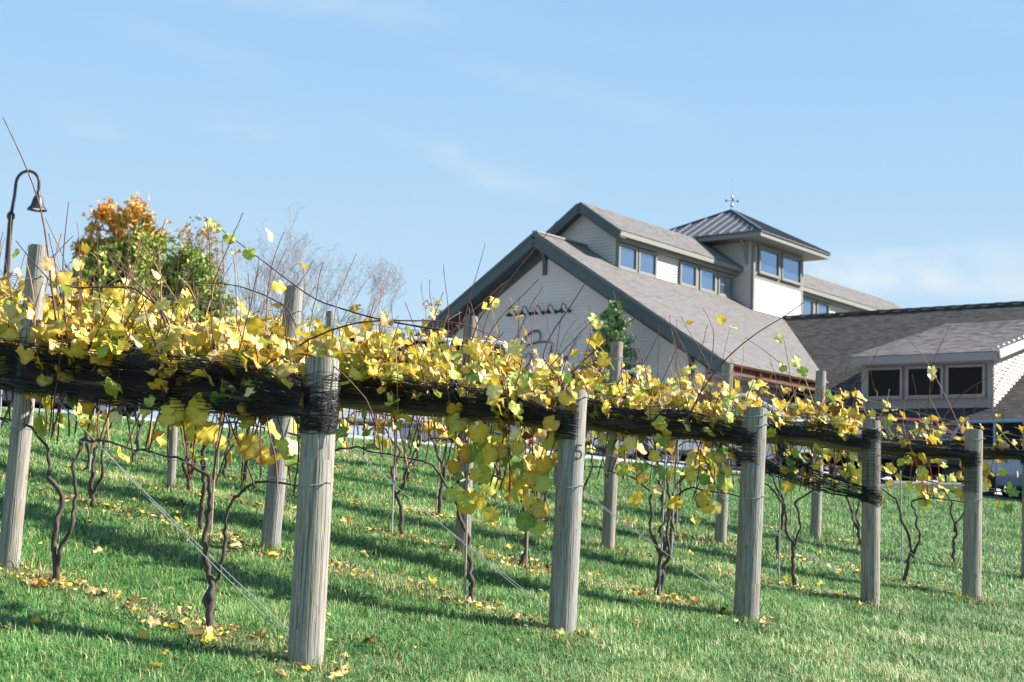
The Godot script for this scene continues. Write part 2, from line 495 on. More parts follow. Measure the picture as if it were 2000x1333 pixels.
func window(p: Node, c: Vector3, w: float, h: float, right: Vector3, out: Vector3, glass: Material, frame: Material, bars := false, fw := 0.07) -> void:
	var bs := Basis(right, UPV, out)
	var mb := MB.new()
	for s in [-1, 1]:
		mb.bevel_box(Vector3(s * (w + fw) * 0.5, 0, 0.03), Vector3(fw, h + 2 * fw, 0.08), 0.008)
		mb.bevel_box(Vector3(0, s * (h + fw) * 0.5, 0.03), Vector3(w - 0.002, fw, 0.076), 0.008)
	if bars:
		mb.box(Vector3(0, 0, 0.012), Vector3(0.025, h, 0.02)); mb.box(Vector3(0, 0, 0.014), Vector3(w, 0.025, 0.02))
	var o := part("window", mb.mesh(), frame, p, Transform3D(bs, c))
	var g := MB.new()
	g.box(Vector3(0, 0, 0), Vector3(w, h, 0.012))
	part("pane", g.mesh(), glass, o)
	var s2 := MB.new()
	s2.box(Vector3(0, -(h * 0.5 + fw + 0.015), 0.05), Vector3(w + 2 * fw + 0.08, 0.03, 0.13))
	part("sill", s2.mesh(), frame, o)

func bracket(p: Node, u: float, vt: float, w0: float, w1: float) -> void:
	# curved knee brace from the wall (w1) out under the overhang (w0)
	var n := MB.new()
	var hgt := 0.95
	var dep := w1 - w0
	var seg := 8
	var inner := []
	var outer := []
	for i in seg + 1:
		var t := float(i) / seg
		var a := t * PI / 2
		outer.append(B(u, vt - hgt * (1.0 - sin(a)), w1 - dep * (1.0 - cos(a)) - 0.02))
		inner.append(B(u, vt - (hgt - 0.02) * (1.0 - sin(a) * 0.86), w1 - (dep - 0.16) * (1.0 - cos(a)) + 0.02))
	for i in seg:
		for s in [-1, 1]:
			var o := Vector3(0.075 * s, 0, 0)
			if s > 0: n.quad(inner[i] + o, outer[i] + o, outer[i + 1] + o, inner[i + 1] + o)
			else: n.quad(outer[i] + o, inner[i] + o, inner[i + 1] + o, outer[i + 1] + o)
		var l := Vector3(-0.075, 0, 0)
		n.quad(outer[i] + l, outer[i + 1] + l, outer[i + 1] - l, outer[i] - l)
		n.quad(inner[i] - l, inner[i + 1] - l, inner[i + 1] + l, inner[i] + l)
	n.box(B(u, vt - hgt * 0.5, w1 - 0.03), Vector3(0.17, hgt + 0.15, 0.07))
	part("knee_brace", n.mesh(), M.trim, p)

func build_winery() -> void:
	bld = thing("winery_building", "pale clapboard building with grey shingled gable roofs, clerestory and windowed tower", "building", Vector3(0.6665, BASE_Y, -50.0))
	bld.basis = Basis(GU, UPV, -RW)
	var V0 := 10.757; var SL := 0.62; var EU := 8.05       # main ridge, pitch, half span to the eave
	var WE := 34.0
	var U := Vector3(1, 0, 0); var W := Vector3(0, 0, -1)
	# --- gable wall
	var gw := block(bld, "gable_wall", B(-6.9, 2.3, 1.0), B(6.9, 5.85, 0.75), M.clap)
	var tri := MB.new()
	tri.face(B(-6.9, 5.85, 0.72), B(6.9, 5.85, 0.72), B(0, 10.2, 0.72))
	part("gable_panel", tri.mesh(), M.clap, gw, Transform3D(Basis.IDENTITY, -gw.position))
	var span := func(v: float) -> Vector2:
		var hw := minf(6.9, (10.33 - v) / SL)
		return Vector2(0.5 - hw / 13.8, 0.5 + hw / 13.8)
	var gh := Node3D.new(); gh.name = "gable_boards"; 
	var hold := part("gable_cladding", small_mesh(), M.clap, bld, Transform3D(Basis.IDENTITY, B(0, 6, 0.8)))
	gh.free()
	hold.position = Vector3.ZERO
	wall_of_boards(hold, B(-6.9, 0, 0.7), B(6.9, 0, 0.7), 3.9, 10.3, Vector3(0, 0, 1), span)
	# corner boards
	block(bld, "corner_board", B(6.82, 2.4, 0.78), B(6.96, 5.9, 0.66), M.sage)
	# side wall under the right eave
	block(bld, "side_wall", B(6.7, 2.3, 14.0), B(6.9, 6.3, 0.9), M.clap)
	var hold2 := part("side_cladding", small_mesh(), M.clap, bld)
	wall_of_boards(hold2, B(6.9, 0, 0.8), B(6.9, 0, 8.0), 2.5, 6.2, Vector3(1, 0, 0), func(_v): return Vector2(0, 1))
	block(bld, "left_wall", B(-6.9, 2.3, WE), B(-6.7, 6.2, 0.9), M.clap)
	# --- main roof, two slabs
	var sr := Vector3(-1, SL, 0).normalized()
	for s in [-1, 1]:
		var slab := MB.new()
		var e: float = EU * s
		var p0 := B(0, V0 - 0.03, 0.02); var p1 := B(e, V0 - 0.03 - SL * EU, 0.02); var p2 := B(e, V0 - 0.03 - SL * EU, WE); var p3 := B(0, V0 - 0.03, WE)
		var th := Vector3(0, -0.22, 0)
		if s > 0:
			slab.quad(p1, p2, p3, p0); slab.quad(p0 + th, p3 + th, p2 + th, p1 + th); slab.quad(p1 + th, p1, p0, p0 + th); slab.quad(p2 + th, p2, p1, p1 + th); slab.quad(p3 + th, p3, p2, p2 + th)
		else:
			slab.quad(p0, p3, p2, p1); slab.quad(p1 + th, p2 + th, p3 + th, p0 + th); slab.quad(p0 + th, p0, p1, p1 + th); slab.quad(p1 + th, p1, p2, p2 + th); slab.quad(p2 + th, p2, p3, p3 + th)
		slab.tint = Color(1, 1, 1)
		var roof := part("roof", slab.mesh(), M.trim, bld)
		if s > 0: shingles(roof, B(EU + 0.03, V0 - SL * (EU + 0.03), 0.0), W, 19.0, sr, EU / absf(sr.x) + 0.02, Vector3(0.17, 0.16, 0.158), 0.09)
		else: shingles(roof, B(-EU - 0.03, V0 - SL * (EU + 0.03), 0.0), W, 12.0, Vector3(1, SL, 0).normalized(), EU / absf(sr.x) + 0.02, Vector3(0.17, 0.16, 0.158), 0.09)
		# rake fascia in two tiers, frieze on the wall, soffit
		var down := Vector3(0, -1, 0)
		beam(roof, "rake_board", B(0, V0 - 0.30, -0.04), B(e, V0 - 0.30 - SL * EU, -0.04), 0.09, 0.40, M.trim, Vector3(0, 0, 1))
		beam(roof, "rake_moulding", B(0, V0 - 0.10, -0.09), B(e * 1.004, V0 - 0.10 - SL * EU, -0.09), 0.05, 0.13, M.trim, Vector3(0, 0, 1))
		beam(roof, "soffit", B(0, V0 - 0.40, 0.34), B(e, V0 - 0.40 - SL * EU, 0.34), 0.70, 0.06, M.trim, Vector3(0, 0, 1))
		beam(roof, "frieze", B(0, V0 - 0.62, 0.66), B(e * 0.87, V0 - 0.62 - SL * EU * 0.87, 0.66), 0.06, 0.30, M.trim, Vector3(0, 0, 1))
	block(bld, "ridge_cap", B(-0.12, V0 - 0.02, 3.0), B(0.12, V0 + 0.045, -0.02), M.shingle_cap if M.has("shingle_cap") else M.mauve)
	for u in [-6.3, -3.2, 0.0, 3.2, 6.3]: bracket(bld, u, V0 - 0.45 - SL * absf(u), 0.05, 0.68)
	# posts that carry the outer braces
	for u in [3.2, 6.3]: block(bld, "pilaster", B(u - 0.11, 2.5, 0.72), B(u + 0.11, V0 - 1.45 - SL * u, 0.60), M.mauve)
	# gutter and downspout along the right eave
	var gut := MB.new()
	var gp := PackedVector2Array([Vector2(0, 0), Vector2(0.03, -0.07), Vector2(0.09, -0.09), Vector2(0.14, -0.05), Vector2(0.15, 0.01)])
	for i in 4:
		var a := B(EU + 0.02 + gp[i].x, V0 - SL * EU - 0.06 + gp[i].y, 0.0); var b := B(EU + 0.02 + gp[i + 1].x, V0 - SL * EU - 0.06 + gp[i + 1].y, 0.0)
		var L := B(0, BASE_Y, 7.8)
		gut.quad(a, b, b + L, a + L); gut.quad(b, a, a + L, b + L)
	part("gutter", gut.mesh(), M.copper, bld)
	block(bld, "eave_fascia", B(EU - 0.06, V0 - SL * EU - 0.36, 9.0), B(EU + 0.015, V0 - SL * EU - 0.07, 0.03), M.copper)
	block(bld, "eave_soffit", B(6.9, V0 - SL * EU - 0.40, 9.0), B(EU - 0.07, V0 - SL * EU - 0.34, 0.05), M.mauve)
	var ds := MB.new()
	ds.tube(PackedVector3Array([B(EU + 0.09, 5.60, 1.9), B(EU + 0.09, 5.25, 1.9), B(EU - 0.25, 4.95, 1.9), B(7.05, 4.75, 1.9), B(7.0, 4.5, 1.9), B(7.0, 2.4, 1.9)]), PackedFloat32Array([0.05, 0.05, 0.05, 0.05, 0.05, 0.05]), 8)
	part("downspout", ds.mesh(), M.copper, bld)
	# dark window in the gable wall
	window(bld, B(3.1, 5.5, 0.64), 1.5, 1.05, U, Vector3(0, 0, 1), M.dark_glass, M.black, true, 0.06)
	# flourish of the sign
	var sg := MB.new()
	for st in [
			[[-1.1, 6.75], [-0.9, 6.95], [-0.7, 7.12], [-0.45, 7.25], [-0.25, 7.28], [-0.10, 7.2], [-0.06, 7.05], [-0.12, 6.9]],
			[[-1.25, 6.42], [-0.95, 6.62], [-0.6, 6.78], [-0.2, 6.86], [0.2, 6.86], [0.45, 6.82]],
			[[0.5, 6.8], [0.42, 6.55], [0.36, 6.25], [0.38, 6.0]],
			[[-0.75, 5.9], [-0.5, 6.15], [-0.45, 6.4], [-0.6, 6.5], [-0.78, 6.3]],
			[[-0.2, 6.0], [-0.05, 6.25], [0.1, 6.1], [0.05, 5.9], [-0.12, 5.85]],
			[[0.75, 5.9], [0.95, 6.2], [1.15, 6.3], [1.2, 6.15]]]:
		var pts := PackedVector3Array(); var rad := PackedFloat32Array()
		for i in st.size():
			pts.append(B(st[i][0], st[i][1], 0.62))
			rad.append(0.010 + 0.022 * sin(PI * (i + 0.6) / st.size()))
		sg.tube(pts, rad, 6)
	var sign_ := part("wall_sign", sg.mesh(), M.black, self)
	sign_.transform = Transform3D(bld.basis, bld.position)
	tag(sign_, "black script lettering flourish mounted on the pale gable wall", "sign")
	# --- clerestory monitor
	var MV := 12.38; var MS := 0.67; var MU := 1.86; var MW0 := 2.61; var CU := 1.45; var CW0 := 3.02; var CW1 := 30.0
	var ch := part("clerestory_wall", small_mesh(), M.clap, bld)
	block(ch, "wall_panel", B(CU - 0.15, 9.2, CW1), B(CU, 11.4, CW0 + 0.02), M.clap)
	block(ch, "wall_panel", B(-CU, 9.2, CW1), B(-CU + 0.15, 11.4, CW0 + 0.02), M.clap)
	wall_of_boards(ch, B(CU, 0, CW0 + 0.1), B(CU, 0, 24.0), 9.6, 11.2, Vector3(1, 0, 0), func(_v): return Vector2(0, 1))
	var cg := part("clerestory_gable", small_mesh(), M.clap, bld)
	var pn := MB.new(); pn.face(B(-CU, 11.0, CW0 + 0.03), B(CU, 11.0, CW0 + 0.03), B(0, 12.1, CW0 + 0.03))
	pn.quad(B(-CU, 9.5, CW0 + 0.03), B(CU, 9.5, CW0 + 0.03), B(CU, 11.0, CW0 + 0.03), B(-CU, 11.0, CW0 + 0.03))
	part("wall_panel", pn.mesh(), M.clap, cg)
	wall_of_boards(cg, B(-CU, 0, CW0 + 0.015), B(CU, 0, CW0 + 0.015), 9.7, 12.0, Vector3(0, 0, 1), func(v):
		var hw := minf(CU, (12.08 - v) / MS)
		return Vector2(0.5 - hw / (2 * CU), 0.5 + hw / (2 * CU)))
	block(bld, "corner_board", B(CU - 0.03, 9.7, CW0 + 0.10), B(CU + 0.04, 11.15, CW0 - 0.02), M.sage)
	for s in [-1, 1]:
		var slab := MB.new()
		var e: float = MU * s
		var p0 := B(0, MV - 0.02, MW0); var p1 := B(e, MV - 0.02 - MS * MU, MW0); var p2 := B(e, MV - 0.02 - MS * MU, CW1); var p3 := B(0, MV - 0.02, CW1)
		var th := Vector3(0, -0.16, 0)
		if s > 0:
			slab.quad(p1, p2, p3, p0); slab.quad(p0 + th, p3 + th, p2 + th, p1 + th); slab.quad(p1 + th, p1, p0, p0 + th); slab.quad(p2 + th, p2, p1, p1 + th)
		else:
			slab.quad(p0, p3, p2, p1); slab.quad(p1 + th, p2 + th, p3 + th, p0 + th); slab.quad(p0 + th, p0, p1, p1 + th); slab.quad(p1 + th, p1, p2, p2 + th)
		var roof := part("clerestory_roof", slab.mesh(), M.trim, bld)
		if s > 0: shingles(roof, B(MU + 0.02, MV - MS * (MU + 0.02), MW0 - 0.02), W, 27.0, Vector3(-1, MS, 0).normalized(), MU * 1.2037 + 0.02, Vector3(0.17, 0.16, 0.158), 0.09)
		beam(roof, "rake_board", B(0, MV - 0.22, MW0 - 0.04), B(e, MV - 0.22 - MS * MU, MW0 - 0.04), 0.08, 0.36, M.trim, Vector3(0, 0, 1))
		beam(roof, "soffit", B(0, MV - 0.27, MW0 + 0.21), B(e, MV - 0.27 - MS * MU, MW0 + 0.21), 0.40, 0.05, M.trim, Vector3(0, 0, 1))
		if s > 0:
			# built-up eave: three stepped boards
			block(roof, "eave_board", B(CU + 0.01, 10.99, CW1), B(MU - 0.02, 11.03, MW0 + 0.05), M.sage)
			block(roof, "eave_fascia", B(MU - 0.05, 10.93, CW1), B(MU + 0.01, 11.10, MW0 + 0.02), M.sage)
			block(roof, "eave_moulding", B(CU + 0.02, 10.80, CW1), B(MU - 0.18, 10.98, MW0 + 0.42), M.sage)
	# clerestory windows: a pair, a triple, a pair beyond the tower
	for c in [3.62, 4.92, 7.78, 9.22, 10.62, 17.6, 19.1]:
		window(bld, B(CU + 0.05, 10.28, c), 1.02, 0.74, Vector3(0, 0, -1), U, M.glass, M.sage, c == 10.62, 0.1)
	for c in [4.27, 8.5, 9.92, 18.35]: block(bld, "mullion", B(CU + 0.02, 9.80, c + 0.06), B(CU + 0.075, 10.75, c - 0.06), M.sage)
	# --- tower
	var TU := 2.33; var TW0 := 11.43; var TW1 := 15.62; var TC := 13.52
	var tw := part("tower", small_mesh(), M.clap, bld)
	block(tw, "wall_panel", B(-TU, 8.6, TW1), B(TU - 0.02, 12.3, TW0 + 0.02), M.clap)
	wall_of_boards(tw, B(TU - 0.01, 0, TW0 + 0.08), B(TU - 0.01, 0, TW1 - 0.08), 9.1, 10.75, U, func(_v): return Vector2(0, 1))
	wall_of_boards(tw, B(1.0, 0, TW0 + 0.015), B(TU - 0.08, 0, TW0 + 0.015), 9.1, 12.2, Vector3(0, 0, 1), func(_v): return Vector2(0, 1))
	block(tw, "corner_board", B(TU - 0.10, 9.1, TW0 + 0.10), B(TU + 0.03, 12.25, TW0 - 0.02), M.sage)
	block(tw, "corner_board", B(TU - 0.10, 9.1, TW1 + 0.02), B(TU + 0.03, 12.25, TW1 - 0.10), M.sage)
	block(tw, "band_board", B(TU - 0.02, 10.72, TW1 - 0.1), B(TU + 0.04, 10.95, TW0 + 0.10), M.sage)
	block(tw, "head_board", B(TU - 0.02, 12.04, TW1 - 0.1), B(TU + 0.035, 12.25, TW0 + 0.10), M.sage)
	window(tw, B(TU + 0.04, 11.5, 12.6), 1.52, 0.96, Vector3(0, 0, -1), U, M.glass, M.sage, false, 0.09)
	window(tw, B(TU + 0.04, 11.5, 14.5), 1.52, 0.96, Vector3(0, 0, -1), U, M.glass, M.sage, false, 0.09)
	block(tw, "mullion", B(TU - 0.02, 10.95, 13.64), B(TU + 0.065, 12.04, 13.46), M.sage)
	# brackets on the tower corners
	for q in [[TU - 0.3, TW0]]:
		var kb := MB.new()
		kb.tube(PackedVector3Array([B(q[0], 11.25, TW0 - 0.02), B(q[0], 11.7, TW0 - 0.08), B(q[0], 12.0, TW0 - 0.25), B(q[0], 12.2, TW0 - 0.6)]), PackedFloat32Array([0.06, 0.07, 0.07, 0.06]), 6)
		part("knee_brace", kb.mesh(), M.mauve, tw)
	# hipped metal roof
	var hr := MB.new()
	var ev := 12.42; var hx := 3.18; var z0 := 10.5; var z1 := 16.5
	var ap := B(0, 14.12, TC)
	var cn := [B(-hx, ev, z0), B(hx, ev, z0), B(hx, ev, z1), B(-hx, ev, z1)]
	for i in 4: hr.face(cn[i], cn[(i + 1) % 4], ap)
	var hip := part("tower_roof", hr.mesh(), M.metal_roof, bld)
	var fs := MB.new()
	fs.box(B(0, ev - 0.14, (z0 + z1) / 2), Vector3(hx * 2 - 0.04, 0.18, z1 - z0 - 0.04))
	part("eave_box", fs.mesh(), M.sage, hip)
	var ft := MB.new(); ft.box(B(0, ev - 0.03, (z0 + z1) / 2), Vector3(hx * 2 + 0.06, 0.05, z1 - z0 + 0.06))
	part("eave_trim", ft.mesh(), M.trim, hip)
	for i in 4:                                          # standing seams, parallel to the fall of each face
		var a: Vector3 = cn[i]; var b: Vector3 = cn[(i + 1) % 4]
		var mid := (a + b) * 0.5
		for k in range(1, 13):
			var t := k / 13.0
			var f := a.lerp(b, t)
			var reach := 1.0 - absf(t - 0.5) * 2.0
			var top := f + (ap - mid) * reach
			if reach > 0.05: beam(hip, "standing_seam", f + UPV * 0.02, top + UPV * 0.02, 0.035, 0.06, M.metal_roof)
		beam(hip, "hip_cap", a + UPV * 0.03, ap + UPV * 0.03, 0.14, 0.06, M.metal_roof)
	var fin := thing("weather_vane", "thin silver weather vane with two balls on the tower roof", "weather vane", bld.to_global(ap) if false else bld.transform * ap)
	var fm := MB.new()
	fm.tube(PackedVector3Array([Vector3(0, 0, 0), Vector3(0, 0.7, 0), Vector3(0, 1.35, 0)]), PackedFloat32Array([0.02, 0.015, 0.006]), 6)
	part("rod", fm.mesh(), M.silver, fin)
	for q in [[0.22, 0.075], [0.60, 0.055]]:
		var bm := SphereMesh.new(); bm.radius = q[1]; bm.height = q[1] * 2; bm.radial_segments = 14; bm.rings = 7
		part("ball", bm, M.silver, fin, Transform3D(Basis.IDENTITY, Vector3(0, q[0], 0)))
	var arm := MB.new()
	arm.tube(PackedVector3Array([Vector3(-0.25, 0.42, 0), Vector3(0.25, 0.42, 0)]), PackedFloat32Array([0.01, 0.01]), 5)
	arm.tube(PackedVector3Array([Vector3(0, 0.42, -0.25), Vector3(0, 0.42, 0.25)]), PackedFloat32Array([0.01, 0.01]), 5)
	for a in [Vector3(-0.25, 0.42, 0), Vector3(0.25, 0.42, 0), Vector3(0, 0.42, 0.25)]: arm.box(a, Vector3(0.07, 0.09, 0.015))
	part("compass_arms", arm.mesh(), M.steel, fin)
	# --- wing with its shed dormer
	var WV := 9.35; var WS := 0.5; var WR := 14.1; var WF := 3.3; var wu0 := 2.2; var wu1 := 26.0
	var wr := MB.new()
	var th2 := Vector3(0, -0.2, 0)
	var a0 := B(wu0, WV - 0.02 - WS * (WR - WF), WF); var a1 := B(wu1, WV - 0.02 - WS * (WR - WF), WF); var a2 := B(wu1, WV - 0.02, WR); var a3 := B(wu0, WV - 0.02, WR)
	wr.quad(B(8.2, a0.y + BASE_Y, WF), a1, a2, a3); wr.quad(a3 + th2, a2 + th2, a1 + th2, B(8.2, a0.y + BASE_Y, WF) + th2)
	wr.quad(a2, B(wu1, 4.0, 24.8), B(wu0, 4.0, 24.8), a3)
	var wing := part("wing_roof", wr.mesh(), M.trim, bld)
	shingles(wing, B(wu0, WV - WS * (WR - WF), WF), U, wu1 - wu0, Vector3(0, WS, -1).normalized(), (WR - WF) * 1.118, Vector3(0.047, 0.043, 0.042), 0.5)
	var capm := MB.new()
	for i in 60:
		var u := 2.2 + i * 0.3
		var kk := rf(0.75, 1.1)
		capm.tint = Color(0.10 * kk, 0.092 * kk, 0.09 * kk)
		capm.box(B(u, WV + 0.045 + (0.012 if i % 2 else 0.0), WR), Vector3(0.30, 0.05, 0.3))
	part("ridge_shingles", capm.mesh(), M.shingle, wing).set_meta("kind", "stuff")
	block(wing, "eave_fascia", B(8.6, WV - WS * (WR - WF) - 0.30, WF + 0.06), B(wu1, WV - WS * (WR - WF) - 0.03, WF), M.rust)
	block(bld, "wing_wall", B(8.0, 2.3, WF + 1.5), B(wu1, 4.3, WF + 1.2), M.rust)
	var DW := 4.62; var DU0 := 10.45; var DU1 := 14.86
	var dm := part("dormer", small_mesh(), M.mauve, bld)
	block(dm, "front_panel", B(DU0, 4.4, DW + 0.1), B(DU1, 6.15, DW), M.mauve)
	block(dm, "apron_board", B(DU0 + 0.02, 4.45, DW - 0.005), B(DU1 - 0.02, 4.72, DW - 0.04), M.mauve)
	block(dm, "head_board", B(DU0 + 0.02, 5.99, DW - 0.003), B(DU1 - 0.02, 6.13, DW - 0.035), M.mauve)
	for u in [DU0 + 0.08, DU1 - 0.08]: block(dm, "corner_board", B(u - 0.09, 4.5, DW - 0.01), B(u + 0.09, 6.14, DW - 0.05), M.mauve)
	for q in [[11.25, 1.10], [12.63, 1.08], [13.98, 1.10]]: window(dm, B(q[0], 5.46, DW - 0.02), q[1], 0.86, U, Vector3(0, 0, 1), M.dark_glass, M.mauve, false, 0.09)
	# sunlit cheek: lapped boards that stop at the roofs
	var DT := 12.3; var dv0 := 6.36; var dv1 := WV - WS * (WR - DT)
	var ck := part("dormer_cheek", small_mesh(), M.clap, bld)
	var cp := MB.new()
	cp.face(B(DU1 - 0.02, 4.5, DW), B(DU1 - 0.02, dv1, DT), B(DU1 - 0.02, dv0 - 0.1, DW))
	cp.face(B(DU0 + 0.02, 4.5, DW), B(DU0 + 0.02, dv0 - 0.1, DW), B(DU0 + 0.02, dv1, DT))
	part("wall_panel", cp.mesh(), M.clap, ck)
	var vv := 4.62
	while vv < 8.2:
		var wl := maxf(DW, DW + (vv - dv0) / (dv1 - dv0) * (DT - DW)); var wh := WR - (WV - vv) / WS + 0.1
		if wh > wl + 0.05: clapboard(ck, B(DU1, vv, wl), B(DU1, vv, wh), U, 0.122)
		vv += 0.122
	var dr := MB.new()
	var d0 := B(DU0 - 0.32, dv0 - 0.06, DW - 0.4); var d1 := B(DU1 + 0.3, dv0 - 0.06, DW - 0.4); var d2 := B(DU1 + 0.3, dv1 - 0.02, DT); var d3 := B(DU0 - 0.32, dv1 - 0.02, DT)
	var th3 := Vector3(0, -0.14, 0)
	dr.quad(d0, d1, d2, d3); dr.quad(d3 + th3, d2 + th3, d1 + th3, d0 + th3); dr.quad(d0 + th3, d1 + th3, d1, d0); dr.quad(d1 + th3, d2 + th3, d2, d1); dr.quad(d3 + th3, d0 + th3, d0, d3)
	var drf := part("dormer_roof", dr.mesh(), M.mauve, bld)
	var ds3 := (d3 - d0)
	shingles(drf, d0 + UPV * 0.02, U, DU1 - DU0 + 0.57, ds3.normalized(), ds3.length() + 0.1, Vector3(0.27, 0.235, 0.225), 0.16)
	block(drf, "eave_fascia", d0 + Vector3(0.01, -0.26, 0.01), d1 + Vector3(-0.01, -0.005, 0.06), M.mauve)
	beam(drf, "rake_board", d1 + Vector3(0.035, -0.08, 0), d2 + Vector3(0.035, -0.08, 0), 0.06, 0.27, M.clap, U)
	# gooseneck lamps over the sign
	for k in 5:
		var u := -1.2 + k * 0.59
		var g := thing("gooseneck_wall_lamp", "black gooseneck lamp, %s from the evergreen, above the wall sign" % ORD[4 - k], "wall lamp", bld.transform * B(u, 7.92, 0.66), "gooseneck lamps over the sign")
		g.basis = bld.basis.scaled(Vector3(0.82, 0.72, 0.82))
		var pl := MB.new(); pl.lathe(Vector3(0, 0, 0), PackedVector2Array([Vector2(0.001, 0.06), Vector2(0.08, 0.055), Vector2(0.1, 0.03), Vector2(0.1, -0.03)]), 12, Basis(Vector3.RIGHT, PI / 2))
		part("wall_plate", pl.mesh(), M.black, g)
		var ar := MB.new()
		ar.tube(PackedVector3Array([Vector3(0, 0, 0.03), Vector3(0, 0.04, 0.14), Vector3(0, 0.16, 0.23), Vector3(0, 0.28, 0.33), Vector3(0, 0.32, 0.43), Vector3(0, 0.27, 0.53), Vector3(0, 0.12, 0.56), Vector3(0, 0.02, 0.56)]), PackedFloat32Array([0.022, 0.022, 0.022, 0.022, 0.022, 0.022, 0.022, 0.022]), 7)
		part("gooseneck", ar.mesh(), M.black, g)
		var sh := MB.new(); sh.lathe(Vector3(0, 0, 0.56), PackedVector2Array([Vector2(0.17, -0.16), Vector2(0.15, -0.1), Vector2(0.08, -0.04), Vector2(0.05, 0.03), Vector2(0.02, 0.05)]), 14)
		part("lamp_shade", sh.mesh(), M.black, g)

func small_mesh() -> ArrayMesh:       # furring strip that a cladding hangs on, inside the wall
	var mb := MB.new()
	mb.box(B(0, 6.0, 5.0), Vector3(0.05, 0.05, 0.05))
	return mb.mesh()

# ---------------------------------------------------------------- trees
func grow(mb: MB, p: Vector3, d: Vector3, ln: float, r: float, depth: int, tips: Array, spread: float, lift: float) -> void:
	var n := 4
	var pts := PackedVector3Array([p]); var rad := PackedFloat32Array([r])
	var q := p; var dd := d
	for i in n:
		dd = (dd + Vector3(rf(-1, 1), rf(-1, 1), rf(-1, 1)) * 0.16 + UPV * lift).normalized()
		q += dd * ln / n
		pts.append(q); rad.append(lerpf(r, r * 0.62, (i + 1.0) / n))
	mb.tube(pts, rad, 5 if r > 0.03 else 3, false)
	if depth <= 1: tips.append(q); tips.append(pts[2])
	if depth <= 0: return
	var kids := 2 + (1 if rng.randf() < 0.55 else 0)
	for k in kids:
		var ax := Vector3(rf(-1, 1), rf(-0.4, 0.6), rf(-1, 1)).normalized()
		var nd := (dd + (ax - dd * ax.dot(dd)).normalized() * spread * rf(0.6, 1.2)).normalized()
		grow(mb, pts[n - (1 if k == 2 else 0)], nd, ln * rf(0.62, 0.85), r * rf(0.5, 0.66), depth - 1, tips, spread, lift)

func leaf_cloud(parent: Node, called: String, at: Array, cols: Array, size: float) -> void:
	var mb := MB.new()
	for q in [[0.0, 0.3], [2.1, -0.4], [4.2, 0.5]]:      # three leaves in a spray
		var b := Basis(UPV, q[0]) * Basis(Vector3.RIGHT, q[1])
		var o: Vector3 = b * Vector3(0.35, 0.1, 0)
		mb.quad(o + b * Vector3(-0.5, 0, 0), o + b * Vector3(0, 0.1, -0.34), o + b * Vector3(0.55, 0.02, 0), o + b * Vector3(0, 0.1, 0.34))
	var mm := MultiMesh.new()
	mm.transform_format = MultiMesh.TRANSFORM_3D; mm.use_colors = true
	mm.mesh = mb.mesh(); mm.instance_count = at.size()
	for i in at.size():
		var s := size * rf(0.7, 1.35)
		mm.set_instance_transform(i, Transform3D(Basis.from_euler(Vector3(rf(-PI, PI), rf(-PI, PI), rf(-PI, PI))).scaled(Vector3(s, s, s)), at[i]))
		mm.set_instance_color(i, cols[i])
	var o := MultiMeshInstance3D.new()
	o.name = called; o.multimesh = mm; o.material_override = M.tree_leaf
	o.set_meta("kind", "stuff")
	parent.add_child(o, true)

func leafy_tree(called: String, label: String, base: Vector3, lobes: Array, n: int, pal: Callable, size: float, tr: float, bark: Material) -> void:
	# lobes: [centre, radii] in metres above the base
	var t := thing(called, label, "tree", base)
	var tb := MB.new()
	var top: Vector3 = lobes[0][0]
	var trunk := PackedVector3Array(); var rad := PackedFloat32Array()
	for i in 7:
		trunk.append(Vector3(0, -0.3, 0).lerp(top, i / 6.0) + Vector3(rf(-0.1, 0.1), 0, rf(-0.1, 0.1)) * i); rad.append(lerpf(tr, tr * 0.25, i / 6.0))
	tb.tube(trunk, rad, 9)
	for L in lobes:
		for k in 10:
			var dir := Vector3(rf(-1, 1), rf(-0.3, 1), rf(-1, 1)).normalized()
			var e: Vector3 = L[0] + dir * L[1] * 0.85
			var s := trunk[2 + rng.randi() % 4]
			var m := s.lerp(e, 0.5) + Vector3(0, -0.3, 0)
			tb.tube(PackedVector3Array([s, m, e]), PackedFloat32Array([tr * 0.3, tr * 0.18, tr * 0.06]), 5, false)
	part("trunk", tb.mesh(), bark, t)
	var at := []; var cols := []
	for L in lobes:
		var c: Vector3 = L[0]; var r: Vector3 = L[1]
		# leaves hang in clumps on the outer part of each lobe
		var clumps := []
		for k in int(46 * L[2]):
			var d := Vector3(rf(-1, 1), rf(-1, 1), rf(-1, 1)).normalized()
			var q := c + d * r * rf(0.45, 1.0)
			clumps.append([q, rf(0.16, 0.34) * minf(r.x, r.y)])
		var m := int(n * L[2])
		for k in m:
			var q: Array = clumps[rng.randi() % clumps.size()]
			var d := Vector3(rng.randfn(), rng.randfn(), rng.randfn()) * 0.55
			var p: Vector3 = q[0] + d * q[1]
			at.append(p); cols.append(pal.call(p))
	leaf_cloud(t, "crown", at, cols, size)

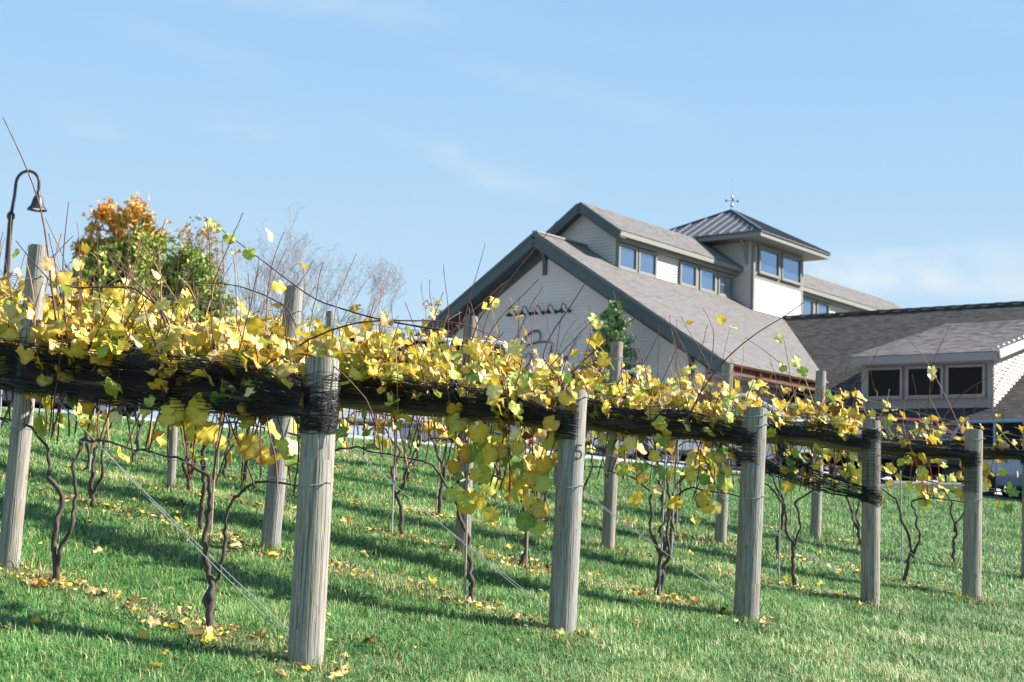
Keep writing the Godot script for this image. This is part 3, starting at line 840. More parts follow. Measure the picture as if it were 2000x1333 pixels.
func build_trees() -> void:
	var by := 2.47
	var maple := func(p: Vector3) -> Color:
		var o := smoothstep(10.4, 13.0, p.y + 0.9 * noise.get_noise_3d(p.x * 0.5, p.y * 0.5, p.z * 0.5) - 0.55 * p.x) 
		var edge := smoothstep(-2.0, -4.5, p.x) * 0.6
		var k := rf(0.75, 1.25)
		if rng.randf() < maxf(o, edge * 0.6): return Color(0.62 * k, 0.27 * k, 0.035 * k) if rng.randf() < 0.7 else Color(0.50 * k, 0.38 * k, 0.06 * k)
		return Color(0.17 * k, 0.26 * k, 0.05 * k) if rng.randf() < 0.66 else Color(0.44 * k, 0.42 * k, 0.08 * k)
	leafy_tree("maple_tree", "dense maple turning from green to orange at its top", Vector3(-21.2, by, -75), [
		[Vector3(0.6, 9.6, 0), Vector3(2.8, 2.8, 2.6), 1.7], [Vector3(0.4, 12.2, 0.2), Vector3(2.0, 1.7, 1.8), 0.9], [Vector3(-1.5, 10.3, 0.0), Vector3(1.4, 1.5, 1.4), 0.5], [Vector3(0.2, 6.2, 0), Vector3(2.6, 2.0, 2.5), 1.0], [Vector3(-1.7, 8.2, 0), Vector3(1.6, 1.4, 1.5), 0.4]], 2600, maple, 0.19, 0.3, M.tree_bark)
	var green := func(_p: Vector3) -> Color:
		var k := rf(0.7, 1.25)
		return Color(0.15 * k, 0.25 * k, 0.05 * k) if rng.randf() < 0.7 else Color(0.42 * k, 0.42 * k, 0.08 * k)
	leafy_tree("green_maple_tree", "smaller green maple beside the orange topped maple", Vector3(-17.0, by, -76), [
		[Vector3(-0.5, 10.4, 0), Vector3(1.5, 1.6, 1.6), 0.8], [Vector3(0.1, 8.4, 0), Vector3(1.9, 1.8, 1.8), 0.9], [Vector3(0.4, 6.2, 0), Vector3(1.9, 1.8, 1.7), 0.7]], 2200, green, 0.18, 0.22, M.tree_bark)
	var tanl := func(_p: Vector3) -> Color:
		var k := rf(0.8, 1.2)
		return Color(0.42 * k, 0.27 * k, 0.10 * k)
	leafy_tree("thin_leaved_tree", "thin tree with sparse tan leaves behind the maples", Vector3(-20.0, by, -88), [
		[Vector3(0, 14.4, 0), Vector3(1.5, 1.6, 1.5), 0.6], [Vector3(0.6, 12.6, 0), Vector3(2.0, 1.5, 1.8), 0.5], [Vector3(-0.3, 10.5, 0), Vector3(2.3, 1.5, 1.8), 0.3]], 520, tanl, 0.15, 0.2, M.bare_bark)
	leafy_tree("young_tan_tree", "small tree with sparse tan leaves left of the gable", Vector3(-5.1, by, -92), [
		[Vector3(0, 10.6, 0), Vector3(1.0, 1.3, 1.0), 0.5], [Vector3(-0.4, 8.6, 0), Vector3(1.5, 1.5, 1.2), 0.5]], 420, tanl, 0.14, 0.14, M.bare_bark)
	# bare trees: pale trunks and a haze of twigs
	var bare := [[-16.0, -85, 13.2, "tall bare tree with pale branching trunk next to the green maple"], [-13.2, -86, 13.0, "bare spreading tree with two forked limbs, beside the tall bare tree"], [-11.3, -84, 12.0, "lower bare tree with upswept twigs, between bare trees and gable"], [-9.3, -88, 9.6, "small bare tree with reddish twigs near the gable's low eave"]]
	for q in bare:
		var h: float = q[2]
		var t := thing("bare_tree", q[3], "tree", Vector3(q[0], by, q[1]), "bare trees behind the car park")
		var mb := MB.new(); var tips := []
		grow(mb, Vector3(0, -0.3, 0), Vector3(rf(-0.1, 0.1), 1, 0).normalized(), h * 0.34, h * 0.0105, 6, tips, 0.60, 0.085)
		part("trunk", mb.mesh(), M.bare_bark, t)
		var tw := MB.new()
		for p in tips:
			for k in 1:
				var d := Vector3(rf(-1, 1), rf(0.2, 1.5), rf(-1, 1)).normalized() * rf(0.25, 0.6)
				tw.tube(PackedVector3Array([p, p + d * 0.5 + Vector3(rf(-0.05, 0.05), 0, 0), p + d]), PackedFloat32Array([0.011, 0.009, 0.006]), 3, false)
		var o := part("twigs", tw.mesh(), M.bare_bark, t); o.set_meta("kind", "stuff")
	# narrow evergreen against the gable wall
	var c := thing("evergreen_tree", "slim green evergreen standing against the pale gable wall", "tree", Vector3(3.35, by, -46.6))
	var tb := MB.new(); tb.tube(PackedVector3Array([Vector3(0, -0.2, 0), Vector3(0.05, 2.5, 0), Vector3(0, 5.3, 0)]), PackedFloat32Array([0.09, 0.06, 0.015]), 7)
	var at := []; var cols := []
	for k in 170:
		var y := 0.3 + 5.0 * pow(rng.randf(), 0.8)
		var rr := lerpf(1.5, 0.06, pow(y / 5.35, 2.2)) * rf(0.35, 1.15)
		var a := rf(0, TAU)
		var e := Vector3(cos(a) * rr, y + rr * 0.15, sin(a) * rr)
		tb.tube(PackedVector3Array([Vector3(0, y, 0), e]), PackedFloat32Array([0.02, 0.006]), 4, false)
		for j in 26:
			var f := rf(0.25, 1.05)
			at.append(Vector3(0, y, 0).lerp(e, f) + Vector3(rng.randfn(), rng.randfn(), rng.randfn()) * 0.055)
			var kk := rf(0.7, 1.3)
			cols.append(Color(0.12 * kk, 0.22 * kk, 0.07 * kk))
	part("trunk", tb.mesh(), M.tree_bark, c)
	leaf_cloud(c, "crown", at, cols, 0.10)

# ---------------------------------------------------------------- cars
func car(label: String, at: Vector2, turn: float, paint: Color, kind: String) -> void:
	# x forward; stations of [x, half width, sill, belt] for the body and a glasshouse above
	var y := ground(at.x, at.y) + 0.02
	var t := thing("parked_car", label, "car", Vector3(at.x, y, at.y), "cars parked beyond the vineyard")
	t.rotation.y = turn
	var pm := mat(paint, 0.25, {"metallic": 0.25, "clearcoat_enabled": true, "clearcoat": 0.8, "clearcoat_roughness": 0.05})
	var st: Array; var gh: Array; var roof: float; var wb := 1.38; var wr := 0.33
	match kind:
		"van":
			st = [[-2.45, 0.80, 0.42, 0.95], [-2.38, 0.93, 0.30, 1.08], [-1.4, 0.97, 0.25, 1.12], [0.2, 0.97, 0.25, 1.12], [1.35, 0.96, 0.25, 1.10], [1.75, 0.95, 0.27, 1.02], [2.35, 0.86, 0.32, 0.88], [2.5, 0.70, 0.42, 0.72]]
			gh = [[-2.36, -2.22], [1.75, 0.85]]; roof = 1.95; wb = 1.55; wr = 0.35
		"suv":
			st = [[-2.25, 0.75, 0.48, 0.92], [-2.18, 0.90, 0.36, 1.04], [-1.3, 0.94, 0.30, 1.08], [0.2, 0.94, 0.30, 1.07], [0.95, 0.94, 0.30, 1.06], [1.7, 0.92, 0.32, 1.02], [2.15, 0.86, 0.36, 0.90], [2.3, 0.68, 0.46, 0.74]]
			gh = [[-2.15, -1.85], [1.0, 0.25]]; roof = 1.70; wr = 0.37
		_:
			st = [[-2.3, 0.72, 0.42, 0.80], [-2.2, 0.86, 0.30, 0.92], [-1.4, 0.90, 0.22, 0.97], [0.2, 0.90, 0.22, 0.94], [0.9, 0.90, 0.22, 0.92], [1.7, 0.88, 0.24, 0.85], [2.15, 0.82, 0.28, 0.74], [2.3, 0.64, 0.40, 0.62]]
			gh = [[-1.75, -1.05], [0.95, 0.15]]; roof = 1.42
	var mb := MB.new()
	var prev := []
	for s in st:
		var ring := []
		var hw: float = s[1]; var lo: float = s[2]; var hi: float = s[3]
		var pr := [[0.82, lo], [0.96, lo + 0.05], [1.0, lo + (hi - lo) * 0.35], [0.99, lo + (hi - lo) * 0.72], [0.94, hi - 0.05], [0.82, hi + 0.01], [0.4, hi + 0.045], [0.0, hi + 0.055]]
		for q in pr: ring.append(Vector3(s[0], q[1], q[0] * hw))
		for k in range(pr.size() - 2, -1, -1): ring.append(Vector3(s[0], pr[k][1], -pr[k][0] * hw))
		if prev.size():
			for k in ring.size() - 1: mb.quad(prev[k], ring[k], ring[k + 1], prev[k + 1])
		else:
			for k in range(1, ring.size() - 1): mb.face(ring[0], ring[k], ring[k + 1])
		prev = ring
	for k in range(1, prev.size() - 1): mb.face(prev[0], prev[k + 1], prev[k])
	part("body", mb.mesh(), pm, t)
	var belt: float = st[2][3]; var hw: float = st[2][1]
	var glass := MB.new(); var rf_ := MB.new(); var pil := MB.new()
	var b0: float = gh[0][0]; var t0: float = gh[0][1]; var b1: float = gh[1][0]; var t1: float = gh[1][1]
	var lo4 := [Vector3(b0, belt - 0.02, hw * 0.9), Vector3(b1, belt - 0.04, hw * 0.9), Vector3(b1, belt - 0.04, -hw * 0.9), Vector3(b0, belt - 0.02, -hw * 0.9)]
	var hi4 := [Vector3(t0, roof - 0.06, hw * 0.74), Vector3(t1, roof - 0.06, hw * 0.74), Vector3(t1, roof - 0.06, -hw * 0.74), Vector3(t0, roof - 0.06, -hw * 0.74)]
	for k in 4:
		var k2 := (k + 1) % 4
		glass.quad(lo4[k], lo4[k2], hi4[k2], hi4[k])
	part("windows", glass.mesh(), M.dark_glass, t)
	var cx := (t0 + t1) * 0.5
	rf_.bevel_box(Vector3(cx, roof - 0.03, 0), Vector3(t1 - t0 + 0.06, 0.09, hw * 1.52), 0.035)
	part("roof", rf_.mesh(), pm, t)
	for k in 4: pil.tube(PackedVector3Array([lo4[k], hi4[k]]), PackedFloat32Array([0.05, 0.04]), 6)
	for f in [0.36, 0.66]:
		for s in [0, 1]:
			var a: Vector3 = lo4[0 if s == 0 else 3].lerp(lo4[1 if s == 0 else 2], f); var b: Vector3 = hi4[0 if s == 0 else 3].lerp(hi4[1 if s == 0 else 2], f)
			pil.tube(PackedVector3Array([a, b]), PackedFloat32Array([0.04, 0.035]), 6)
	part("pillars", pil.mesh(), pm, t)
	for sx in [-1, 1]:
		for sz in [-1, 1]:
			var tm := MB.new()
			var bx := Basis(Vector3.RIGHT, PI / 2 * sz)
			tm.lathe(Vector3.ZERO, PackedVector2Array([Vector2(wr * 0.62, -0.1), Vector2(wr * 0.95, -0.11), Vector2(wr, -0.07), Vector2(wr, 0.07), Vector2(wr * 0.95, 0.11), Vector2(wr * 0.62, 0.1)]), 20, bx)
			var w := Node3D.new(); w.name = "wheel"; t.add_child(w, true)
			w.position = Vector3(sx * wb, wr, sz * (hw - 0.10))
			part("tyre", tm.mesh(), M.tyre, w)
			var rm := MB.new()
			rm.lathe(Vector3.ZERO, PackedVector2Array([Vector2(wr * 0.64, 0.02), Vector2(wr * 0.62, 0.1), Vector2(wr * 0.5, 0.06), Vector2(wr * 0.15, 0.05), Vector2(0.001, 0.08)]), 14, bx)
			part("rim", rm.mesh(), M.rim, w)
			var arch := MB.new()
			arch.lathe(Vector3(0, 0, sz * 0.115), PackedVector2Array([Vector2(wr * 1.0, -0.02), Vector2(wr * 1.18, -0.01), Vector2(wr * 1.18, 0.01)]), 20, bx)
			part("wheel_arch", arch.mesh(), M.black, w)
	var fx: float = st[6][0]; var fh: float = st[6][3]
	for sz in [-1, 1]:
		var l := MB.new(); l.bevel_box(Vector3(fx - 0.02, fh - 0.12, sz * hw * 0.72), Vector3(0.22, 0.13, 0.34), 0.04)
		part("headlight", l.mesh(), M.lamp_glass, t)
		var l2 := MB.new(); l2.bevel_box(Vector3(st[1][0] - 0.02, st[1][3] - 0.1, sz * hw * 0.82), Vector3(0.12, 0.26, 0.2), 0.03)
		part("tail_light", l2.mesh(), M.tie, t)
		var mr := MB.new(); mr.bevel_box(Vector3(b1 - 0.35, belt + 0.08, sz * (hw + 0.1)), Vector3(0.14, 0.15, 0.2), 0.03)
		part("mirror", mr.mesh(), pm, t)
	var gl := MB.new(); gl.bevel_box(Vector3(fx + 0.1, fh - 0.26, 0), Vector3(0.12, 0.16, hw * 0.9), 0.02)
	part("grille", gl.mesh(), M.black, t)
	var bp := MB.new(); bp.bevel_box(Vector3(fx + 0.05, 0.38, 0), Vector3(0.26, 0.16, hw * 1.5), 0.05); bp.bevel_box(Vector3(st[1][0] - 0.02, 0.42, 0), Vector3(0.2, 0.18, hw * 1.55), 0.05)
	part("bumpers", bp.mesh(), M.black, t)

func build_cars() -> void:
	car("dark blue car parked under the orange topped maple", Vector2(-10.2, -31.5), 0.1, lin(0.02, 0.03, 0.06), "sedan")
	car("white van parked between the bare trees and the gable", Vector2(-2.4, -28.3), PI + 0.1, lin(0.75, 0.76, 0.78), "van")
	car("light grey car parked in front of the dark gable window", Vector2(2.3, -31.5), PI / 2 - 0.2, lin(0.30, 0.33, 0.38), "suv")
	car("silver car parked below the building's copper gutter", Vector2(4.0, -29.2), PI - 0.25, lin(0.55, 0.56, 0.60), "sedan")
	car("white car parked behind the silver one", Vector2(5.2, -33.6), -PI / 2 - 0.25, lin(0.78, 0.78, 0.78), "sedan")
	car("dark purple car parked beside the red one", Vector2(6.6, -31.0), -PI / 2 + 0.3, lin(0.05, 0.045, 0.10), "sedan")
	car("red car parked under the dormer", Vector2(8.75, -31.4), -PI / 2 + 0.25, lin(0.22, 0.03, 0.04), "sedan")
	car("silver blue sport utility car parked beside the red car", Vector2(11.3, -29.0), -PI / 2 + 0.75, lin(0.20, 0.25, 0.36), "suv")
	var ws := MB.new(); ws.bevel_box(Vector3(0, 0.10, 0), Vector3(1.7, 0.2, 0.24), 0.04)
	var o := part("wheel_stop", ws.mesh(), M.concrete, self, Transform3D(Basis(UPV, -0.35), Vector3(8.4, ground(8.4, -28.3), -28.3)))
	tag(o, "tan concrete wheel stop on the car park by the red car", "wheel stop")

func build_street_lamp() -> void:
	var b := Vector3(-13.02, ground(-13.02, -36.0), -36.0)
	var t := thing("street_lamp", "black gooseneck street lamp with bell shaped shade", "street lamp", b)
	var h := 5.38
	var p := MB.new()
	p.lathe(Vector3.ZERO, PackedVector2Array([Vector2(0.16, 0), Vector2(0.16, 0.25), Vector2(0.1, 0.35), Vector2(0.075, 0.5), Vector2(0.065, h - 0.05), Vector2(0.06, h)]), 12)
	part("pole", p.mesh(), M.black, t)
	var cl := MB.new(); cl.lathe(Vector3(0, h, 0), PackedVector2Array([Vector2(0.06, -0.12), Vector2(0.10, -0.08), Vector2(0.10, 0.02), Vector2(0.05, 0.1)]), 12)
	part("collar", cl.mesh(), M.black, t)
	var g := MB.new()
	var pts := PackedVector3Array([Vector3(0, h, 0), Vector3(0.05, h + 0.5, 0)]); var rad := PackedFloat32Array([0.045, 0.043])
	for i in 11:
		var a := PI - PI * 1.05 * i / 10.0
		pts.append(Vector3(0.36 + cos(a) * 0.30, h + 0.85 + sin(a) * 0.33, 0)); rad.append(0.04)
	pts.append(Vector3(0.66, h + 0.62, 0)); rad.append(0.035)
	g.tube(pts, rad, 9)
	part("gooseneck", g.mesh(), M.black, t)
	var s := MB.new()
	s.lathe(Vector3(0.66, h + 0.5, 0), PackedVector2Array([Vector2(0.25, -0.34), Vector2(0.245, -0.31), Vector2(0.17, -0.22), Vector2(0.13, -0.06), Vector2(0.10, 0.02), Vector2(0.06, 0.06), Vector2(0.05, 0.16), Vector2(0.02, 0.18)]), 18)
	part("lamp_shade", s.mesh(), M.black, t)
	var l := MB.new(); l.lathe(Vector3(0.66, h + 0.2, 0), PackedVector2Array([Vector2(0.001, -0.04), Vector2(0.12, 0.0), Vector2(0.13, 0.08)]), 14)
	part("lens", l.mesh(), M.lamp_glass, t)

# ---------------------------------------------------------------- vineyard
# rows: end post, second post (both x, z), heights, row phrase
var rows := []
var leaf_meshes := []
var vines := []
const ROW_NAMES := ["the row before post 5", "the row of post 5", "the first row past post 5", "the second row past post 5", "the third row past post 5", "the fourth row past post 5"]
const ORD := ["first", "second", "third", "fourth", "fifth", "sixth", "seventh", "eighth", "ninth", "tenth"]

func rpt(r: int, t: float, h: float, side := 0.0) -> Vector3:     # a point of row r, t metres from its end post
	var q: Dictionary = rows[r]
	var p: Vector2 = q.e + q.d * t + q.n * side
	return Vector3(p.x, ground(p.x, p.y) + h, p.y)
func rail_h(r: int, t: float) -> float:
	var q: Dictionary = rows[r]
	return lerpf(1.26, 1.10, clampf(t / q.len, 0, 1)) + 0.03 * sin(t * 1.7 + r) * smoothstep(q.len, q.len + 1.0, t)

func post(called: String, label: String, group: String, base: Vector3, top: Vector3, r: float, k: int, rings: Array) -> Node3D:
	var t := thing(called, label, "post", base, group)
	var ax := (top - base)
	var h := ax.length()
	var mb := MB.new()
	var n := 20
	var prev := -1
	var hs := [-0.35, 0.0]
	for i in 12: hs.append((i + 1) * (h - 0.012) / 12.0)
	hs.append(h)
	var yaw := rf(0, TAU)
	for i in hs.size():
		var y: float = hs[i]
		var first := mb.v.size()
		for j in n + 1:
			var a := TAU * j / n
			var rr := r * (1.06 - 0.06 * clampf(y / h, 0, 1)) * (1.0 + 0.035 * noise.get_noise_3d(cos(a) * 1.5 + k * 9.0, y * 2.0, sin(a) * 1.5))
			if i == hs.size() - 1: rr -= 0.01
			var o := Vector3(cos(a + yaw), 0, -sin(a + yaw))
			mb.vert(o * rr + ax.normalized() * y, o, Vector2(float(j) / n, y / 1.0 + k * 0.37))
		if prev >= 0:
			for j in n:
				mb.tri(prev + j, prev + j + 1, first + j + 1); mb.tri(prev + j, first + j + 1, first + j)
		prev = first
	part("timber", mb.mesh(), post_wood(k), t)
	var cap := MB.new()          # end grain
	var cc := cap.vert(ax, UPV, Vector2(0.5, 0.5))
	for j in n + 1:
		var a := TAU * j / n
		cap.vert(mb.v[prev + j] + UPV * (0.002 * sin(a * 3.0)), UPV, Vector2(0.5 + 0.02 * cos(a), 0.5 + 0.02 * sin(a)))
	for j in n: cap.tri(cc, cc + 1 + j, cc + 2 + j)
	part("end_grain", cap.mesh(), M["wood%d" % ((k + 1) % 3)], t)
	for q in rings:                # wire turns with a twisted end
		var w := MB.new()
		var pts := PackedVector3Array(); var rad := PackedFloat32Array()
		for j in 19:
			var a := TAU * j / 18.0 * 1.0
			pts.append(ax.normalized() * (q + 0.02 * cos(a + 0.8)) + Vector3(cos(a), 0, sin(a)) * r * 1.06); rad.append(0.0022)
		w.tube(pts, rad, 4, false)
		var kn: Vector3 = Vector3(0.62, 0, 0.78) * r * 1.07 + ax.normalized() * (q + 0.02 * cos(0.9 + 0.8))
		w.tube(PackedVector3Array([kn, kn + Vector3(0.012, 0.004, 0.012), kn + Vector3(0.03, -0.004, 0.012)]), PackedFloat32Array([0.004, 0.005, 0.003]), 5)
		part("wire_turn", w.mesh(), M.wire, t)
	return t

var tones := {}
func post_wood(k: int) -> Material:
	if not tones.has(k):
		var m: StandardMaterial3D = M["wood%d" % (k % 3)].duplicate()
		var c: Vector3 = [Vector3(1.0, 0.96, 0.9), Vector3(0.84, 0.85, 0.86), Vector3(0.78, 0.78, 0.76), Vector3(0.9, 0.86, 0.8), Vector3(0.86, 0.83, 0.78), Vector3(0.95, 0.9, 0.84), Vector3(0.8, 0.81, 0.82)][k % 7]
		m.albedo_color = lin(c.x, c.y, c.z)
		tones[k] = m
	return tones[k]

func wire(called: String, label: String, cat: String, group: String, pts: PackedVector3Array, r: float) -> void:
	var mb := MB.new(); var rad := PackedFloat32Array()
	var loc := PackedVector3Array()
	for p in pts: loc.append(p - pts[0]); rad.append(r)
	mb.tube(loc, rad, 5)
	var o := part(called, mb.mesh(), M.wire, self, Transform3D(Basis.IDENTITY, pts[0]))
	tag(o, label, cat, group)

func make_leaf_meshes() -> void:
	# grape leaf: five lobes, stalk at a notch, blade in the xy plane, tip along +y, face +z
	for k in 12:
		var mb := MB.new()
		var fold := rf(-0.1, 0.6); var curl := rf(-0.6, 1.1); var wave := rf(0.06, 0.18); var twist := rf(-0.25, 0.25)
		if k >= 9: curl = rf(1.2, 2.0) * (1 if k % 2 else -1); fold = rf(0.5, 0.9); wave = 0.2
		var ph := rf(0, TAU)
		var lobe := rf(0.035, 0.10)
		var bend := func(p: Vector2) -> Vector3:
			var r := p.length()
			var a := atan2(p.x, p.y)
			var z := absf(p.x) * fold * 0.8 - (p.y + 0.3) * (p.y + 0.3) * curl * 0.25 - p.x * p.x * curl * 0.3 + wave * r * sin(a * 4.0 + ph) + twist * p.x * p.y
			return Vector3(p.x * (1.0 - 0.25 * absf(fold)), p.y, z)
		var outer := []
		var inner := []
		var N := 24
		for j in N:
			var a := -PI + TAU * (j + 0.5) / N          # 0 is the tip
			var base := 0.5 * (0.86 + lobe * cos(a * 5.0) + 0.10 * cos(a))
			if absf(a) > 2.75: base *= 0.55               # notch at the stalk
			var r := base * (1.0 + (0.05 if j % 2 else -0.03) + rf(-0.03, 0.03))
			outer.append(Vector2(sin(a), cos(a)) * r)
			if j % 2 == 0: inner.append(Vector2(sin(a + 0.13), cos(a + 0.13)) * base * 0.56)
		var c := mb.vert(bend.call(Vector2(0, 0)), Vector3(0, 0, 1), Vector2(0.5, 0.675))
		var put := func(p: Vector2) -> int:
			return mb.vert(bend.call(p), Vector3(0, 0, 1), Vector2(0.5 + p.x * 0.95, 0.675 - p.y * 0.95))
		var ii := []; var oo := []
		for p in inner: ii.append(put.call(p))
		for p in outer: oo.append(put.call(p))
		var H := N / 2
		for j in H:
			var j2 := (j + 1) % H
			mb.tri(c, ii[j2], ii[j])
			mb.tri(ii[j], oo[(2 * j + 1) % N], oo[2 * j]); mb.tri(ii[j], ii[j2], oo[(2 * j + 1) % N]); mb.tri(ii[j2], oo[(2 * j + 2) % N], oo[(2 * j + 1) % N])
		# smooth normals
		var nn := PackedVector3Array(); nn.resize(mb.v.size())
		for q in mb.ix.size() / 3:
			var a := mb.ix[q * 3]; var b := mb.ix[q * 3 + 1]; var d := mb.ix[q * 3 + 2]
			var f := (mb.v[d] - mb.v[a]).cross(mb.v[b] - mb.v[a])
			nn[a] += f; nn[b] += f; nn[d] += f
		for q in nn.size(): mb.n[q] = nn[q].normalized()
		# stalk
		var s0: Vector3 = bend.call(Vector2(0, 0))
		mb.tube(PackedVector3Array([s0, s0 + Vector3(0.02, -0.25, -0.06), s0 + Vector3(0.05, -0.5, -0.2)]), PackedFloat32Array([0.012, 0.012, 0.014]), 3, false)
		leaf_meshes.append(mb.mesh())

func leaf_basis(n: Vector3, tip: Vector3, s: float) -> Basis:
	var y := (tip - n * tip.dot(n)).normalized()
	return Basis(y.cross(n).normalized() * s, y * s, n * s)

func pick_leaf(mix: Array) -> Material:
	var x := rng.randf()
	for q in mix:
		x -= q[1]
		if x <= 0: return M["leaf_" + q[0]]
	return M.leaf_yellow
const MIX := [["yellow", 0.34], ["gold", 0.14], ["pale", 0.14], ["lime", 0.14], ["green", 0.05], ["scorched", 0.12], ["tan", 0.04], ["brown", 0.04]]
const MIX_LOW := [["yellow", 0.30], ["lime", 0.24], ["green", 0.18], ["gold", 0.10], ["scorched", 0.12], ["pale", 0.06]]

func add_leaf(v: Node3D, at: Vector3, s: float, mix: Array, n := Vector3.ZERO) -> void:
	if n == Vector3.ZERO:
		n = (Vector3(rf(-1, 1), 0, rf(-1, 1)) * 0.9 + UPV * rf(-0.1, 0.9) + SUN * 0.45 + Vector3(0, 0, 0.25)).normalized()
	var tip := (Vector3(rf(-0.8, 0.8), -rf(0.2, 1.2), rf(-0.8, 0.8)))
	var m := leaf_meshes[rng.randi() % 12] as Mesh
	if rng.randf() < 0.5: m = leaf_meshes[rng.randi() % 9]
	part("leaf", m, pick_leaf(mix), v, Transform3D(leaf_basis(n, tip, s), at - v.position))

func cane_mesh(pts: PackedVector3Array, r0: float, r1: float, sides := 5) -> Mesh:
	var mb := MB.new(); var rad := PackedFloat32Array()
	for i in pts.size():
		rad.append(lerpf(r0, r1, float(i) / (pts.size() - 1)) * (1.18 if i % 2 else 0.95))
	mb.tube(pts, rad, sides)
	return mb.mesh()

func make_vine(r: int, k: int, t: float, far: float, lush: float, low: float) -> void:
	var q: Dictionary = rows[r]
	var base := rpt(r, t, 0, rf(-0.04, 0.04))
	var label := "yellow grape vine, %s from the end post, %s" % [ORD[k], ROW_NAMES[r]]
	var v := thing("grape_vine", label, "grape vine", base, "grape vines on the trellis")
	vines.append([r, t, v])
	var al := Vector3(q.d.x, 0, q.d.y)
	# trunk: one or two twisting stems
	var fork := rf(0.12, 0.62)
	var single := rng.randf() < 0.12
	var top0 := Vector3.ZERO
	var lean := al * rf(-0.14, 0.14) + Vector3(rf(-0.05, 0.05), 0, rf(-0.05, 0.05))
	var sides := 8 if far < 10.0 else 6
	var mb := MB.new()
	for s in 2:
		var pts := PackedVector3Array(); var rad := PackedFloat32Array()
		var hh := rf(0.66, 0.8)
		var n := 26
		var side := (al * (0.09 if s == 0 else -0.08) * rf(0.5, 1.5))
		if s == 1: side += Vector3(rf(-0.04, 0.04), 0, rf(-0.04, 0.04))
		for i in n + 1:
			var u := float(i) / n
			if s == 1 and u < fork * 0.9: continue
			var p := Vector3(0, -0.06 + (hh + 0.06) * u, 0) + lean * sin(u * PI * 0.9) * 0.55
			p += side * maxf(0.0, u - fork) / (1.0 - fork)
			p += Vector3(noise.get_noise_2d(u * 1.9 + k * 7.0 + r * 31.0, s * 5.0), 0, noise.get_noise_2d(u * 1.9 + k * 11.0, 40.0 + r)) * 0.07 + Vector3(noise.get_noise_2d(u * 9.0 + k * 5.0, r * 3.0 + 20.0), 0, noise.get_noise_2d(u * 9.0 + k, r * 3.0 + 60.0)) * 0.012
			pts.append(p); rad.append(lerpf(0.021, 0.0095, u) * (1.0 + 0.6 * noise.get_noise_2d(u * 18.0 + k * 3.0, r * 9.0 + s)) * (0.8 if s == 1 else 1.0))
		if s == 0 or not single: mb.tube(pts, rad, sides, true, 1.6)
		if s == 0: top0 = pts[pts.size() - 1]
		# cordon along the wire
		var cp := PackedVector3Array(); var cr := PackedFloat32Array()
		var dirn := 1.0 if s == 0 else -1.0
		var start := top0 if single else pts[pts.size() - 1]
		for i in 8:
			var u := i / 7.0
			var w := base + start + al * dirn * 0.5 * pow(u, 1.5)
			var want := ground(w.x, w.z) + 0.84
			var p := Vector3(w.x, lerpf(w.y, want, smoothstep(0.0, 0.55, u)), w.z) - base
			p += Vector3(0, noise.get_noise_2d(u * 5.0 + k, r + 3.0 * s) * 0.03, noise.get_noise_2d(u * 5.0 + k, r + 70.0) * 0.02)
			cp.append(p); cr.append(lerpf(0.0095, 0.005, u) * (1.0 + 0.25 * noise.get_noise_1d(u * 9.0 + k)))
		mb.tube(cp, cr, sides - 1, true, 1.6)
	part("trunk", mb.mesh(), M.bark, v)
	# training stake
	if rng.randf() < 0.85:
		var s := MB.new()
		var o := al * rf(-0.09, 0.09) + Vector3(rf(-0.03, 0.03), 0, rf(-0.03, 0.03))
		s.tube(PackedVector3Array([o + Vector3(0, -0.1, 0), o + Vector3(rf(-0.03, 0.03), 1.15 + rf(-0.2, 0.15), rf(-0.02, 0.02))]), PackedFloat32Array([0.0075, 0.007]), 6)
		part("stake", s.mesh(), M.stake if rng.randf() < 0.6 else M.wire, v)
	# canes
	var nc := int((20 if far < 12.0 else 15) * clampf(lush, 0.5, 1.2))
	for i in nc:
		var off := rf(-0.52, 0.52)
		var p := rpt(r, t + off, 0.80 + rf(-0.05, 0.05), rf(-0.03, 0.03))
		var top := rf(1.4, 1.72)
		if rng.randf() < 0.46: top = rf(1.66, 2.12)
		var pts := PackedVector3Array([p - base])
		var d := (UPV + al * rf(-0.35, 0.35) + Vector3(q.n.x, 0, q.n.y) * rf(-0.14, 0.14)).normalized()
		var h := 0.8
		var m: Material = M.cane if rng.randf() < 0.6 else M.cane_dark
		if rng.randf() < 0.15: m = M.cane_tan
		var step := 0.062
		while h < top and pts.size() < 30:
			d = (d + Vector3(rf(-1, 1), rf(-0.6, 0.8), rf(-1, 1)) * 0.13 + (Vector3(q.n.x, 0, q.n.y) * -rf(-0.05, 0.05))).normalized()
			p += d * step
			h += d.y * step
			pts.append(p - base)
			var pr := 0.0
			if h < 1.08: pr = 0.17 * low
			elif h < 1.20: pr = 0.28
			elif h < 1.48: pr = 1.0
			elif h < 1.64: pr = 0.30
			else: pr = 0.02
			for two in 2:
				if rng.randf() < pr * lush * 0.85:
					var out := Vector3(rf(-1, 1), rf(-0.3, 0.4), rf(-1, 1)).normalized() * rf(0.03, 0.11)
					add_leaf(v, p + out, rf(0.07, 0.14), MIX if h > 1.1 else MIX_LOW)
		part("cane", cane_mesh(pts, 0.0046, 0.0022 if top > 1.7 else 0.003, 5 if far < 12 else 4), m, v)
		if i % 2 == 0:             # a short side shoot
			var a := pts[int(pts.size() * rf(0.4, 0.9))]
			var e := a + Vector3(rf(-0.1, 0.1), rf(0.05, 0.14), rf(-0.1, 0.1))
			part("side_shoot", cane_mesh(PackedVector3Array([a, a.lerp(e, 0.5) + Vector3(0.01, 0.01, 0), e]), 0.0028, 0.0018, 4), M.cane_tan, v)

